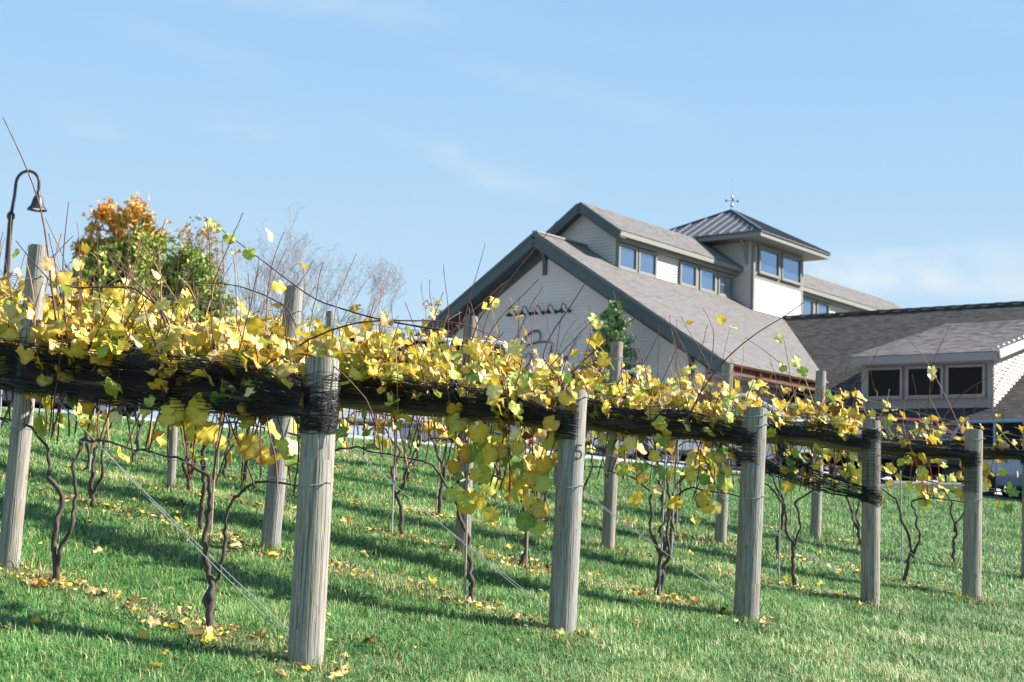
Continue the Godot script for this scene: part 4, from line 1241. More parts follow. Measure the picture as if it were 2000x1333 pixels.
func long_cane(r: int, pts: PackedVector3Array, m: Material, r0: float, leaves: Array) -> void:
	# a single long shoot, given to the nearest vine of its row
	var best: Array = []
	for q in vines:
		if q[0] == r and (best.is_empty() or q[2].position.distance_to(pts[0]) < best[2].position.distance_to(pts[0])): best = q
	var v: Node3D = best[2]
	var c := Curve3D.new()
	for i in pts.size():
		var tg := (pts[mini(i + 1, pts.size() - 1)] - pts[maxi(i - 1, 0)]) * 0.17
		c.add_point(pts[i] - v.position, -tg, tg)
	var fine := PackedVector3Array()
	var n := pts.size() * 5
	for i in n + 1: fine.append(c.sample_baked(c.get_baked_length() * i / n))
	part("cane", cane_mesh(fine, r0, r0 * 0.4, 6), m, v)
	for L in leaves:
		add_leaf(v, v.position + fine[int(L[0] * n)] + Vector3(0, -0.01, 0.02), L[1], L[2], Vector3(rf(-0.2, 0.4), 0.35, 0.8).normalized())

func netting(r: int, t1: float, lo: float, hi: float, count: int, ribbons: int, step: float) -> void:
	var n := thing("bird_netting", "black bird netting bundled along the trellis of %s" % ROW_NAMES[r], "netting", rpt(r, 0, 0), "bundled bird nets")
	var q: Dictionary = rows[r]
	var o := n.position
	var st := MB.new(); var fd := MB.new()
	var segs := int(t1 / step)
	var mid := (lo + hi) * 0.5
	for j in count:
		var a := rf(-0.05, 0.10)
		var b := mid + (hi - lo) * 0.5 * clampf(rf(-1, 1) + rng.randfn() * 0.12, -1.15, 1.3)
		var ph := rf(0, 100)
		var amp := rf(0.008, 0.04)
		var pts := PackedVector3Array(); var rad := PackedFloat32Array()
		for i in segs + 1:
			var t := i * t1 / segs
			var w := noise.get_noise_2d(t * 1.1 + ph, j * 3.0) * amp * 1.6 + noise.get_noise_2d(t * 0.9, r * 50.0) * 0.05
			# the bundle is tied in tightly at the end post
			var tie := smoothstep(0.0, 0.45, t)
			var h := rail_h(r, t) + lerpf(0.02 + (b - mid) * 0.45, b + w, tie)
			var sd := lerpf(signf(a) * 0.085, a + noise.get_noise_2d(t * 1.3, ph) * 0.03, tie)
			pts.append(rpt(r, t, h, sd) - o); rad.append(0.0008 + 0.0005 * (j % 3))
		st.tube(pts, rad, 3, false)
	for j in ribbons:
		var a := rf(-0.07, 0.075); var b := lerpf(lo, hi, rf(0.05, 0.75)); var ph := rf(0, 100); var wd := rf(0.003, 0.009)
		var pl := Vector3.ZERO; var pu := Vector3.ZERO
		for i in segs + 1:
			var t := i * t1 / segs
			var tie := smoothstep(0.0, 0.45, t)
			var h := rail_h(r, t) + lerpf(0.02 + (b - mid) * 0.45, b + noise.get_noise_2d(t * 1.2 + ph, j) * 0.05, tie)
			var sd := lerpf(signf(a) * 0.088, a + noise.get_noise_2d(t * 2.3, ph) * 0.03, tie)
			var wv := wd * (1.0 + noise.get_noise_2d(t * 4.0, ph + 9.0))
			var l := rpt(r, t, h - wv, sd) - o; var u := rpt(r, t, h + wv, sd + 0.01 * noise.get_noise_2d(t * 5.0, ph)) - o
			if i > 0: fd.quad(pl, l, u, pu)
			pl = l; pu = u
	part("strands", st.mesh(), M.net, n).set_meta("kind", "stuff")
	if ribbons: part("folds", fd.mesh(), M.net, n).set_meta("kind", "stuff")
	# turns round the end post
	var wr := MB.new()
	var R: float = q.r
	for w in q.wraps:          # [from, to, turns, thread]
		for j in int(w[2]):
			var h0: float = lerpf(w[0], w[1], (j + rf(-0.3, 0.3)) / w[2])
			var tl: float = rf(-0.025, 0.025) * w[4]
			var pts := PackedVector3Array(); var rad := PackedFloat32Array()
			var ph := rf(0, TAU)
			for i in 21:
				var a := TAU * i / 20.0
				var rr: float = R * 1.05 + 0.004 + 0.010 * w[4] * absf(noise.get_noise_2d(a, j * 2.0))
				pts.append(Vector3(cos(a) * rr, h0 + tl * sin(a + ph) + 0.006 * w[4] * noise.get_noise_2d(a * 1.5, j), sin(a) * rr)); rad.append(w[3])
			wr.tube(pts, rad, 3, false)
	if q.wraps.size(): part("post_wrap", wr.mesh(), M.net, n).set_meta("kind", "stuff")
	if r == 3:                   # two swags pulled down to a low knot
		for s in 2:
			var sw := MB.new()
			for j in 38:
				var pts := PackedVector3Array(); var rad := PackedFloat32Array()
				var a := rng.randfn() * 0.02; var b := rng.randfn() * 0.024
				for i in 15:
					var u := i / 14.0
					var t := lerpf(1.35 if s == 0 else 0.75, 0.03, u)
					var y := lerpf(1.12, 0.86 + 0.06 * s, pow(u, 0.8)) - 0.05 * sin(PI * u)
					var f := 1.0 - 0.5 * smoothstep(0.7, 1.0, u)
					pts.append(rpt(r, t, y + b * f + 0.012 * noise.get_noise_2d(u * 5.0, j), a * f + 0.05 + 0.04 * u) - o); rad.append(0.0016)
				sw.tube(pts, rad, 3, false)
			part("swag", sw.mesh(), M.net, n).set_meta("kind", "stuff")

func build_vineyard() -> void:
	make_leaf_meshes()
	var E := [[-0.936, -7.0, -0.933, 1.507, 0.082], [0.365, -8.6, 0.391, 1.533, 0.080], [1.689, -9.96, 1.728, 1.583, 0.083], [2.928, -11.45, 2.926, 1.635, 0.071], [4.092, -12.55, 4.113, 1.671, 0.076], [5.35, -14.6, 5.37, 1.86, 0.075]]
	var S := [[-2.739, -7.98, -2.713, 2.186, 0.056], [-1.585, -9.75, -1.522, 2.28, 0.062], [-0.311, -10.9, -0.324, 2.279, 0.055], [0.885, -12.2, 0.907, 2.284, 0.054], [2.066, -13.7, 2.101, 2.292, 0.054], [3.364, -15.5, 3.4, 2.457, 0.056]]
	var wraps := [
		[[1.15, 1.33, 42, 0.0019, 1.2], [1.33, 1.41, 11, 0.0018, 2.2], [1.14, 1.19, 16, 0.0024, 1.2], [1.25, 1.28, 9, 0.0022, 1.8]],
		[[1.20, 1.34, 52, 0.0024, 0.8], [1.16, 1.20, 8, 0.0016, 0.4]],
		[[1.10, 1.28, 26, 0.0016, 0.5], [1.23, 1.29, 18, 0.0022, 1.6], [1.11, 1.16, 10, 0.0024, 2.4]],
		[[0.88, 1.40, 52, 0.0016, 0.15], [0.82, 0.90, 24, 0.0032, 1.6], [1.32, 1.40, 14, 0.0026, 0.6]],
		[[1.18, 1.30, 36, 0.0028, 1.0], [0.95, 1.2, 34, 0.0017, 0.2]],
		[[1.18, 1.30, 36, 0.0028, 1.0]]]
	for r in 6:
		var e := Vector2(E[r][0], E[r][1]); var s := Vector2(S[r][0], S[r][1])
		var d := (s - e).normalized()
		rows.append({"e": e, "s": s, "d": d, "n": Vector2(d.y, -d.x), "len": e.distance_to(s), "r": E[r][4], "wraps": wraps[r]})
	var end_labels := ["thick weathered end post with wide black netting wrap, in the row before post number 5",
		"weathered end post with a dark metal number 5 on its side", "weathered end post with slanting netting wrap, next past post number 5",
		"slim grey end post with netting knotted low, second past post number 5", "slim grey end post with tight netting band, third past post number 5", "grey end post of the fourth row past post number 5"]
	for r in 6:
		var b := Vector3(E[r][0], ground(E[r][0], E[r][1]), E[r][1])
		var p := post("end_post", end_labels[r], "end posts of the vine rows", b, Vector3(E[r][2], E[r][3], E[r][1]), E[r][4], r, [0.89, 1.42] if r != 2 else [0.86, 1.36, 1.43])
		if r == 1:
			var tm := TextMesh.new()
			var f := SystemFont.new(); f.font_names = PackedStringArray(["Droid Sans"])
			tm.font = f; tm.text = "5"; tm.font_size = 48; tm.pixel_size = 0.0026; tm.depth = 0.004
			part("number", tm, M.steel, p, Transform3D(Basis(UPV, 0.72), Vector3(sin(0.72) * 0.092, 1.09, cos(0.72) * 0.092)))
		var b2 := Vector3(S[r][0], ground(S[r][0], S[r][1]), S[r][1])
		post("line_post", "tall grey line post braced to the end post, in %s" % ROW_NAMES[r], "braced line posts", b2, Vector3(S[r][2], S[r][3], S[r][1]), S[r][4], r + 7, [0.82, 1.66])
		# brace rail between the two
		var q: Dictionary = rows[r]
		var rl := MB.new()
		var a := rpt(r, q.r * 0.7, rail_h(r, 0)); var c := rpt(r, q.len - 0.03, rail_h(r, q.len))
		var pts := PackedVector3Array(); var rad := PackedFloat32Array()
		for i in 9:
			var u := i / 8.0
			pts.append((c - a) * u + Vector3(0, 0.006 * sin(u * 7.0), 0)); rad.append(0.054 * (1.0 + 0.04 * sin(u * 11.0 + r)))
		rl.tube(pts, rad, 14, true, 0.9)
		var ro := part("brace_rail", rl.mesh(), M["rail%d" % ((r + 1) % 3)], self, Transform3D(Basis.IDENTITY, a))
		tag(ro, "round timber brace rail under the netting, in %s" % ROW_NAMES[r], "rail", "brace rails")
		# crossed brace wires from the foot of the end post to the head of the line post
		for k in 2:
			var w0 := rpt(r, 0.02, 0.08 + 0.02 * k, 0.05 * (1 if k else -1)); var w1 := rpt(r, q.len - 0.03, 1.12 + 0.05 * k, 0.02 * (1 if k else -1))
			var wp := PackedVector3Array()
			for i in 9:
				var u := i / 8.0
				wp.append(w0.lerp(w1, u) + Vector3(0, -0.03 * sin(PI * u), 0))
			wire("brace_wire", "taut brace wire from the end post foot, %s" % ROW_NAMES[r], "wire", "brace wires of " + ROW_NAMES[r], wp, 0.0023)
		# trellis wires
		var reach := [2.9, 5.3, 7.2, 7.6, 7.6, 7.6]
		for h in [[0.89, 0.82, 0.82, "low cordon wire"], [1.42, 1.38, 1.40, "middle catch wire"], [1.45, 1.66, 1.62, "upper catch wire"]]:
			var wp := PackedVector3Array()
			var t1: float = reach[r]
			for i in 25:
				var t := t1 * i / 24.0
				var hh: float = lerpf(h[0], h[1], t / q.len) if t < q.len else lerpf(h[1], h[2], (t - q.len) / (t1 - q.len + 0.01))
				wp.append(rpt(r, t, hh - (0.02 * sin(PI * t / q.len) if t < q.len else 0.0), q.r * 0.9))
			wire("trellis_wire", "%s strung along %s" % [h[3], ROW_NAMES[r]], "wire", "trellis wires", wp, 0.0017)
	for q in [[-2.858, -12.2, -2.9, 2.545, 2], [-1.645, -13.0, -1.686, 2.561, 3], [0.604, -17.2, 0.591, 2.731, 5]]:
		post("slim_post", "slim grey line post farther up %s" % ROW_NAMES[q[4]], "slim line posts", Vector3(q[0], ground(q[0], q[1]), q[1]), Vector3(q[2], q[3], q[1]), 0.036, q[4] + 3, [])
	# nets: reach, band below and above the rail line, threads, folds
	netting(0, 2.9, -0.085, 0.18, 310, 26, 0.11)
	netting(1, 5.2, -0.03, 0.15, 210, 18, 0.13)
	netting(2, 7.0, -0.035, 0.16, 180, 18, 0.15)
	netting(3, 7.4, 0.0, 0.14, 90, 16, 0.16)
	netting(4, 7.0, -0.06, 0.09, 80, 16, 0.18)
	netting(5, 7.0, -0.06, 0.09, 70, 14, 0.2)
	# vines
	var first := [0.62, 0.66, 0.66, 0.62, 0.62, 0.7]
	var gap := [1.02, 1.10, 1.06, 1.06, 1.06, 1.08]
	var many := [3, 5, 6, 7, 7, 7]
	for r in 6:
		for k in many[r]:
			var t: float = first[r] + gap[r] * k + rf(-0.06, 0.06)
			var lush: float = [0.95, 1.0, 0.9, 0.72, 0.58, 0.62][r]
			if r == 4 and k == 0: lush = 0.6
			make_vine(r, k, t, -rpt(r, t, 0).z, lush, 1.0 if r < 4 else 2.6)
	# hanging leaves under the rail by the post numbered 5
	var v5: Node3D = null
	for q in vines:
		if q[0] == 1 and v5 == null: v5 = q[2]
	for i in 46:
		var p := rpt(1, rf(0.08, 0.78), rf(0.62, 1.17), rf(-0.05, 0.16))
		add_leaf(v5, p, rf(0.10, 0.16), MIX_LOW, Vector3(rf(-0.7, 0.7), rf(0.0, 0.6), 1.0).normalized())
	for q in [[2, 0.1, 0.95, 0.62, 1.16, 26], [2, 1.2, 2.0, 0.9, 1.1, 10], [4, 0.1, 1.6, 0.72, 1.12, 24], [5, 0.0, 1.2, 0.7, 1.12, 26], [3, 0.5, 1.6, 0.8, 1.1, 12]]:
		var hv: Node3D = null
		for w in vines:
			if w[0] == q[0] and hv == null: hv = w[2]
		for i in q[5]:
			add_leaf(hv, rpt(q[0], rf(q[1], q[2]), rf(q[3], q[4]), rf(-0.05, 0.14)), rf(0.08, 0.14), MIX_LOW, Vector3(rf(-0.7, 0.7), rf(0.0, 0.6), 1.0).normalized())
	var v1: Node3D = vines[0][2]
	for i in 9:
		add_leaf(v1, rpt(0, rf(0.35, 0.9), rf(0.98, 1.16), rf(-0.03, 0.14)), rf(0.12, 0.17), [["yellow", 0.6], ["gold", 0.4]], Vector3(rf(-0.5, 0.5), rf(0.0, 0.5), 1.0).normalized())
	# long shoots that stand out against sky and building
	var pale := [["pale", 0.5], ["lime", 0.5]]
	var dry := [["tan", 0.6], ["brown", 0.4]]
	long_cane(0, PackedVector3Array([Vector3(-2.501, 1.695, -7.750), Vector3(-2.537, 1.916, -7.720), Vector3(-2.568, 2.111, -7.700), Vector3(-2.627, 2.352, -7.700), Vector3(-2.722, 2.595, -7.650), Vector3(-2.839, 2.827, -7.600)]), M.cane, 0.006, [[0.32, 0.10, dry]])
	long_cane(0, PackedVector3Array([Vector3(-1.779, 1.636, -7.500), Vector3(-1.861, 1.770, -7.500), Vector3(-1.960, 1.883, -7.450), Vector3(-2.133, 2.023, -7.400)]), M.cane, 0.0065, [])
	long_cane(0, PackedVector3Array([Vector3(-1.834, 1.668, -7.550), Vector3(-1.898, 1.804, -7.550), Vector3(-2.056, 1.911, -7.600), Vector3(-2.359, 1.896, -7.600), Vector3(-2.499, 1.921, -7.600), Vector3(-2.711, 2.143, -7.600)]), M.cane_dark, 0.0065, [])
	long_cane(0, PackedVector3Array([Vector3(-2.466, 1.702, -7.800), Vector3(-2.510, 2.045, -7.800), Vector3(-2.506, 2.407, -7.800)]), M.cane, 0.005, [])
	long_cane(0, PackedVector3Array([Vector3(-2.027, 1.681, -7.500), Vector3(-1.920, 1.906, -7.500), Vector3(-1.739, 2.135, -7.500)]), M.cane_dark, 0.004, [])
	long_cane(0, PackedVector3Array([Vector3(-1.274, 1.414, -7.100), Vector3(-1.202, 1.494, -7.100), Vector3(-1.081, 1.532, -7.050), Vector3(-0.900, 1.488, -6.950), Vector3(-0.795, 1.406, -6.950), Vector3(-0.702, 1.309, -6.950), Vector3(-0.666, 1.235, -6.950)]), M.cane, 0.006, [])
	long_cane(1, PackedVector3Array([Vector3(-0.460, 1.923, -9.000), Vector3(-0.847, 1.987, -9.100), Vector3(-1.191, 2.092, -9.300), Vector3(-1.379, 2.178, -9.400), Vector3(-1.755, 2.441, -9.500), Vector3(-1.972, 2.591, -9.500), Vector3(-2.125, 2.695, -9.500)]), M.cane_dark, 0.0065, [[0.80, 0.105, pale], [0.90, 0.10, pale], [0.99, 0.10, pale], [0.96, 0.08, pale]])
	long_cane(1, PackedVector3Array([Vector3(-1.446, 1.942, -9.600), Vector3(-1.543, 2.114, -9.600), Vector3(-1.884, 2.257, -9.700), Vector3(-2.133, 2.272, -9.700), Vector3(-2.439, 2.265, -9.800)]), M.cane_dark, 0.006, [])
	long_cane(1, PackedVector3Array([Vector3(-1.535, 1.607, -8.900), Vector3(-1.289, 1.811, -8.900), Vector3(-0.962, 1.925, -8.800), Vector3(-0.644, 1.948, -8.800), Vector3(-0.324, 1.944, -8.800), Vector3(-0.048, 1.840, -8.800)]), M.cane, 0.007, [[0.55, 0.11, dry]])
	long_cane(2, PackedVector3Array([Vector3(-0.349, 1.822, -10.400), Vector3(-0.252, 2.186, -10.400), Vector3(-0.145, 2.344, -10.400), Vector3(-0.019, 2.521, -10.400), Vector3(0.161, 2.767, -10.400), Vector3(0.299, 2.951, -10.400)]), M.cane, 0.006, [])
	long_cane(2, PackedVector3Array([Vector3(-0.359, 1.984, -10.500), Vector3(-0.346, 2.292, -10.500), Vector3(-0.287, 2.527, -10.500), Vector3(-0.229, 2.782, -10.500)]), M.cane_dark, 0.004, [])
	long_cane(1, PackedVector3Array([Vector3(0.294, 1.448, -8.600), Vector3(0.295, 1.604, -8.600), Vector3(0.192, 1.730, -8.650), Vector3(0.265, 1.929, -8.700), Vector3(0.370, 2.093, -8.700), Vector3(0.466, 2.264, -8.700)]), M.cane_dark, 0.006, [])
	long_cane(1, PackedVector3Array([Vector3(0.297, 1.542, -8.600), Vector3(0.425, 1.703, -8.600), Vector3(0.607, 1.874, -8.600), Vector3(0.759, 2.006, -8.600)]), M.cane, 0.006, [])
	long_cane(1, PackedVector3Array([Vector3(0.076, 1.559, -8.900), Vector3(0.277, 1.793, -8.900), Vector3(0.416, 1.962, -8.900), Vector3(0.526, 2.057, -8.900)]), M.cane_green, 0.004, [[0.97, 0.09, pale]])
	long_cane(3, PackedVector3Array([Vector3(1.201, 1.733, -11.900), Vector3(1.104, 2.118, -11.900), Vector3(1.012, 2.309, -11.900), Vector3(0.907, 2.480, -11.900), Vector3(0.840, 2.683, -11.900)]), M.cane, 0.006, [])
	long_cane(2, PackedVector3Array([Vector3(1.240, 1.447, -10.000), Vector3(1.350, 1.686, -10.000), Vector3(1.525, 1.930, -10.000), Vector3(1.739, 2.121, -10.000), Vector3(1.919, 2.238, -10.000), Vector3(2.070, 2.355, -10.000)]), M.cane_dark, 0.006, [])
	long_cane(2, PackedVector3Array([Vector3(1.329, 1.602, -10.100), Vector3(1.414, 1.862, -10.100), Vector3(1.445, 2.122, -10.100), Vector3(1.356, 2.303, -10.100)]), M.cane, 0.005, [])
	long_cane(3, PackedVector3Array([Vector3(2.364, 1.715, -11.600), Vector3(2.276, 2.006, -11.600), Vector3(2.105, 2.168, -11.600), Vector3(1.913, 2.287, -11.600)]), M.cane, 0.005, [[0.5, 0.1, pale]])
	long_cane(3, PackedVector3Array([Vector3(2.489, 1.762, -11.600), Vector3(2.380, 2.052, -11.600), Vector3(2.272, 2.217, -11.600), Vector3(2.165, 2.319, -11.600)]), M.cane_green, 0.004, [[0.98, 0.1, pale], [0.6, 0.11, pale], [0.45, 0.11, pale]])
	long_cane(4, PackedVector3Array([Vector3(3.702, 1.582, -12.900), Vector3(3.817, 1.913, -12.900), Vector3(3.839, 2.241, -12.900), Vector3(4.015, 2.664, -12.900)]), M.cane_dark, 0.005, [[0.55, 0.11, pale]])
	long_cane(4, PackedVector3Array([Vector3(4.056, 1.632, -12.700), Vector3(3.918, 1.948, -12.700), Vector3(3.686, 2.354, -12.700), Vector3(3.501, 2.532, -12.700)]), M.cane, 0.005, [[0.6, 0.11, pale]])
	long_cane(4, PackedVector3Array([Vector3(3.858, 1.675, -12.800), Vector3(4.088, 2.009, -12.800), Vector3(4.505, 2.267, -12.800)]), M.cane, 0.005, [])
	long_cane(5, PackedVector3Array([Vector3(5.098, 1.601, -14.200), Vector3(4.868, 1.847, -14.200), Vector3(4.843, 2.154, -14.200), Vector3(5.075, 2.525, -14.200)]), M.cane_dark, 0.006, [])
	# red plastic ties on the shoots
	for q in [[0, 1.2, 1.44], [0, 0.62, 1.40], [1, 0.5, 1.36], [2, 0.75, 1.36], [2, 0.25, 1.38], [3, 0.9, 1.38]]:
		var tm := MB.new(); tm.tube(PackedVector3Array([Vector3(0, -0.025, 0), Vector3(0.006, 0, 0.004), Vector3(0, 0.025, 0.002)]), PackedFloat32Array([0.004, 0.006, 0.003]), 5)
		var tv: Node3D = vines[0][2]
		for w in vines:
			if w[0] == q[0]: tv = w[2]; break
		part("plastic_tie", tm.mesh(), M.tie, tv, Transform3D(Basis.IDENTITY, rpt(q[0], q[1], q[2], 0.09) - tv.position))
	# a bunch of dark grapes
	var gb := thing("grape_bunch", "small bunch of dark grapes among the yellow leaves by post number 5", "grapes", rpt(1, 0.75, 1.40, 0.14))
	var sm := SphereMesh.new(); sm.radius = 0.011; sm.height = 0.022; sm.radial_segments = 10; sm.rings = 5
	for i in 24:
		var a := rf(0, TAU); var y := -rf(0, 0.1); var rr := 0.028 * (1.0 + y * 6.0)
		part("grape", sm, M.grape, gb, Transform3D(Basis.IDENTITY, Vector3(cos(a) * rr, y, sin(a) * rr)))

# ---------------------------------------------------------------- fallen leaves
func build_fallen_leaves() -> void:
	var kinds := [["yellow", "curled yellow fallen leaf in the grass", 0.36], ["tan", "dry tan fallen leaf in the grass", 0.38], ["pale", "pale cream fallen leaf in the grass", 0.14], ["brown", "shrivelled brown fallen leaf in the grass", 0.07], ["orange", "orange fallen leaf in the grass", 0.05]]
	for i in 290:
		var r: int = [0, 0, 1, 1, 2, 2, 3, 4][rng.randi() % 8]
		var t := rf(-0.3, 4.6)
		var sd := rng.randfn() * 0.16
		if rng.randf() < 0.18: sd = rf(-0.9, 0.9)
		if i < 18: r = 0; t = 1.64 + rng.randfn() * 0.12; sd = rng.randfn() * 0.08 + 0.05
		elif i < 30: r = 0; t = 0.55 + rng.randfn() * 0.15; sd = rng.randfn() * 0.1
		elif i < 42: r = 1; t = 0.66 + rng.randfn() * 0.15; sd = rng.randfn() * 0.08
		elif i < 50: r = 2; t = 0.66 + rng.randfn() * 0.15; sd = rng.randfn() * 0.08
		elif i < 62: r = 0; t = rf(0.2, 2.4); sd = rf(0.3, 1.3)
		var p := rpt(r, t, 0.046, sd)
		var x := rng.randf(); var kk := 0
		for j in kinds.size():
			x -= kinds[j][2]
			if x <= 0: kk = j; break
		var n := Vector3(rf(-0.5, 0.5), 1.0, rf(-0.3, 0.7)).normalized()
		var m: Mesh = leaf_meshes[9 + rng.randi() % 3] if rng.randf() < 0.75 else leaf_meshes[rng.randi() % 12]
		var o := part("fallen_leaf", m, M["leaf_" + kinds[kk][0]], self, Transform3D(leaf_basis(n, Vector3(rf(-1, 1), 0, rf(-1, 1)), rf(0.045, 0.09)), p))
		tag(o, "%s near %s" % [kinds[kk][1], ROW_NAMES[r]], "leaf", kinds[kk][0] + " fallen leaves of " + ROW_NAMES[r])

# ---------------------------------------------------------------- grass
func turf(blades: int, ln: float, radius: float, width: float, bend: float, dry: float) -> Mesh:
	# a round patch of mown turf; each blade has its own tone, some are straw
	var mb := MB.new()
	for i in blades:
		var a := rf(0, TAU); var rr := radius * pow(rng.randf(), 0.62)
		var p := Vector3(cos(a) * rr, -0.012, sin(a) * rr)
		var b := rf(0, TAU)
		var dir := Vector3(cos(b), 0, sin(b))
		var side := Vector3(-sin(b), 0, cos(b)) * width * rf(0.7, 1.3)
		var L := ln * rf(0.5, 1.25)
		var lean := bend * rf(0.2, 1.3)
		var k := rf(0.78, 1.22)
		var x := rng.randf()
		if x < dry * 0.6: mb.tint = Color(0.55 * k, 0.45 * k, 0.22 * k)
		elif x < dry: mb.tint = Color(0.42 * k, 0.43 * k, 0.19 * k)
		elif x > 0.88: mb.tint = Color(0.26 * k, 0.42 * k, 0.15 * k)
		else: mb.tint = Color(0.075 * k * rf(0.7, 1.4), 0.225 * k, 0.045 * k)
		var p1 := p + Vector3(0, L * 0.55, 0) + dir * L * lean * 0.35
		var p2 := p + Vector3(0, L * (1.0 - lean * 0.35), 0) + dir * L * lean
		var nm := (dir * -0.5 + UPV * 0.85).normalized()
		var i0 := mb.vert(p - side, nm); var i1 := mb.vert(p + side, nm); var i2 := mb.vert(p1 + side * 0.8, nm); var i3 := mb.vert(p1 - side * 0.8, nm); var i4 := mb.vert(p2, nm)
		mb.tri(i0, i1, i2); mb.tri(i0, i2, i3); mb.tri(i3, i2, i4)
	return mb.mesh()

func scatter(called: String, label: String, m: Mesh, xf: Array, cols: Array) -> void:
	var mm := MultiMesh.new()
	mm.transform_format = MultiMesh.TRANSFORM_3D; mm.use_colors = true
	mm.mesh = m; mm.instance_count = xf.size()
	for i in xf.size():
		mm.set_instance_transform(i, xf[i]); mm.set_instance_color(i, cols[i])
	var o := MultiMeshInstance3D.new()
	o.name = numbered(called); o.multimesh = mm; o.material_override = M.grass
	add_child(o)
	tag(o, label, "grass", "", "stuff")

func build_litter() -> void:
	# crumbled leaf pieces and bark under the rows
	var mb := MB.new()
	mb.quad(Vector3(-0.5, 0, -0.3), Vector3(0.1, 0.12, -0.4), Vector3(0.2, 0.05, 0.3), Vector3(-0.4, 0.22, 0.4))
	mb.quad(Vector3(0.1, 0.12, -0.4), Vector3(0.55, -0.05, -0.15), Vector3(0.5, 0.2, 0.3), Vector3(0.2, 0.05, 0.3))
	var xf := []; var cols := []
	for i in 5200:
		var r: int = [0, 0, 1, 1, 2, 2, 3, 4][rng.randi() % 8]
		var t := rf(-0.2, 4.8)
		var sd := rng.randfn() * 0.11
		if rng.randf() < 0.55 and vines.size():
			var v: Array = vines[rng.randi() % vines.size()]
			r = v[0]; t = v[1] + rng.randfn() * 0.13; sd = rng.randfn() * 0.09
		elif rng.randf() < 0.2: sd = rf(-0.9, 0.9)
		var s := rf(0.012, 0.042)
		var k := rf(0.7, 1.2)
		var c: Vector3 = [Vector3(0.20, 0.11, 0.05), Vector3(0.42, 0.29, 0.12), Vector3(0.58, 0.45, 0.16), Vector3(0.11, 0.06, 0.035), Vector3(0.60, 0.50, 0.10)][rng.randi() % 5] * k
		xf.append(Transform3D(Basis.from_euler(Vector3(rf(-0.6, 0.6), rf(0, TAU), rf(-0.6, 0.6))).scaled(Vector3(s, s, s)), rpt(r, t, rf(0.012, 0.05), sd)))
		cols.append(Color(c.x, c.y, c.z))
	scatter("leaf_litter", "crumbled brown and tan leaf litter under the vine rows", mb.mesh(), xf, cols)
	get_node("leaf_litter").set_meta("category", "leaf litter")

func row_gap(x: float, z: float) -> float:        # metres to the nearest vine row
	var best := 9.0
	for q in rows:
		var p: Vector2 = Vector2(x, z) - q.e
		if p.dot(q.d) > -0.25: best = minf(best, absf(p.dot(q.n)))
	return best

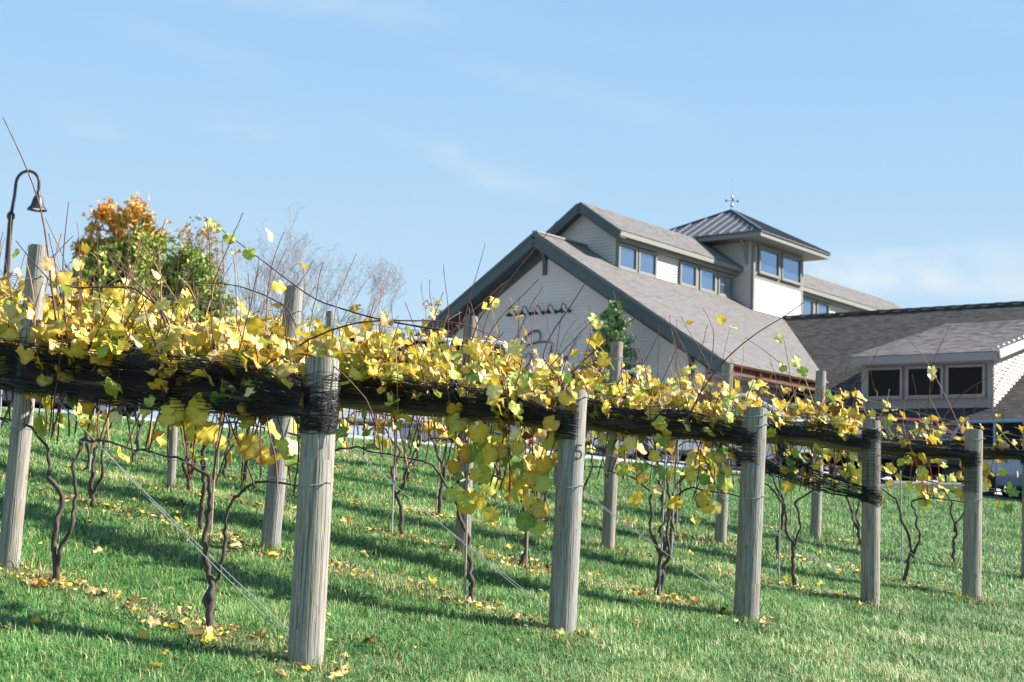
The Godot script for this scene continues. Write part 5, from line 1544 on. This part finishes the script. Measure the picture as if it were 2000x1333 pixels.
func build_grass() -> void:
	# kinds of turf by how much straw is in it, near and far
	var share := [0.06, 0.18, 0.38, 0.72]
	var xf := []; var cols := []
	for k in 8: xf.append([]); cols.append([])
	var zones := [[4.2, 8.5, 62.0, 1.0, 0], [8.5, 13.0, 44.0, 1.1, 0], [13.0, 20.0, 11.0, 1.0, 4], [20.0, 33.0, 6.5, 1.3, 4]]
	for zn in zones:
		var n := int((zn[1] * zn[1] - zn[0] * zn[0]) * 0.5 * 0.94 * zn[2])
		for i in n:
			var d := sqrt(lerpf(zn[0] * zn[0], zn[1] * zn[1], rng.randf()))
			var x := rf(-0.47, 0.47) * d
			if d > lot_edge(x) - 0.1: continue
			var y := ground(x, -d)
			if d < 22.0: y += 0.012 * noise.get_noise_2d(x * 1.3, d * 1.3)
			var broad := noise.get_noise_2d(x * 0.55, d * 0.55); var mid := noise.get_noise_2d(x * 1.7 + 50.0, d * 1.7); var fine := noise.get_noise_2d(x * 6.0, d * 6.0 + 90.0)
			var gp := row_gap(x, -d)
			var straw := 0.11 + 0.22 * mid + 0.16 * broad + 0.10 * fine + 0.75 * exp(-gp * gp / 0.03) * (0.45 + 0.8 * noise.get_noise_2d(x * 1.5, d * 1.5 + 300.0))
			# the trodden strip in front of the end posts is more worn
			var front: float = (Vector2(x, -d) - rows[0].e).dot(Vector2(rows[4].e.y - rows[0].e.y, rows[0].e.x - rows[4].e.x).normalized())
			straw += 0.16 * smoothstep(0.0, 0.9, -front)
			var kind := 0
			for q in [0.14, 0.34, 0.62]:
				if straw + rf(-0.06, 0.06) > q: kind += 1
			var s: float = zn[3] * rf(0.85, 1.15)
			var k := rf(0.8, 1.1) * (1.0 + 0.35 * mid + 0.3 * broad)
			var lean := Basis(Vector3(1, 0, 0.3).normalized(), 0.12 * noise.get_noise_2d(x * 3.0, d * 3.0 + 500.0))
			var e := 0.2
			var nm := Vector3(ground(x - e, -d) - ground(x + e, -d), 2 * e, ground(x, -d - e) - ground(x, -d + e)).normalized()
			var tilt := Basis(Quaternion(UPV, nm))
			xf[kind + zn[4]].append(Transform3D(tilt * lean * Basis(UPV, rf(0, TAU)).scaled(Vector3(s, s * (1.0 + 0.5 * fine + 0.35 * mid), s)), Vector3(x, y, -d)))
			cols[kind + zn[4]].append(Color(k, k, k))
	var names := ["grass", "worn_grass", "straw_grass", "dry_grass"]
	var said := ["short green mown grass between the vine rows", "green grass flecked with straw between the vine rows", "half dry straw coloured grass patches beside the vine rows", "pale dry grass in strips under the vine rows"]
	var said2 := ["green lawn sloping up to the car park", "lawn flecked with straw sloping up to the car park", "paler patches of lawn below the car park", "dry patches of lawn below the car park"]
	for k in 4:
		if xf[k].size(): scatter(names[k], said[k], turf(430, 0.066, 0.17, 0.0015, 0.95, share[k]), xf[k], cols[k])
		if xf[k + 4].size(): scatter("lawn_" + names[k], said2[k], turf(700, 0.06, 0.42, 0.0024, 0.85, share[k]), xf[k + 4], cols[k + 4])
	# longer grass left by the mower round the posts and trunks
	var spots := []
	for q in rows: spots.append([q.e, 8]); spots.append([q.s, 13])
	for v in vines: spots.append([Vector2(v[2].position.x, v[2].position.z), 4])
	for i in 26: spots.append([rows[rng.randi() % 4].e + rows[0].d * rf(0.3, 3.5) + rows[0].n * rf(-0.5, 0.5), 1])
	var tall := []; var tall_c := []
	for sp in spots:
		for i in sp[1]:
			var a := rf(0, TAU); var rr := rf(0.05, 0.18)
			var p: Vector2 = sp[0] + Vector2(cos(a), sin(a)) * rr
			var k := rf(0.85, 1.2); var s := rf(0.6, 1.2)
			tall.append(Transform3D(Basis(UPV, rf(0, TAU)).scaled(Vector3(s, s, s)), Vector3(p.x, ground(p.x, p.y), p.y)))
			tall_c.append(Color(k, k, k))
	scatter("tall_grass", "longer unmown grass tufts round the post feet", turf(34, 0.14, 0.07, 0.002, 0.95, 0.4), tall, tall_c)
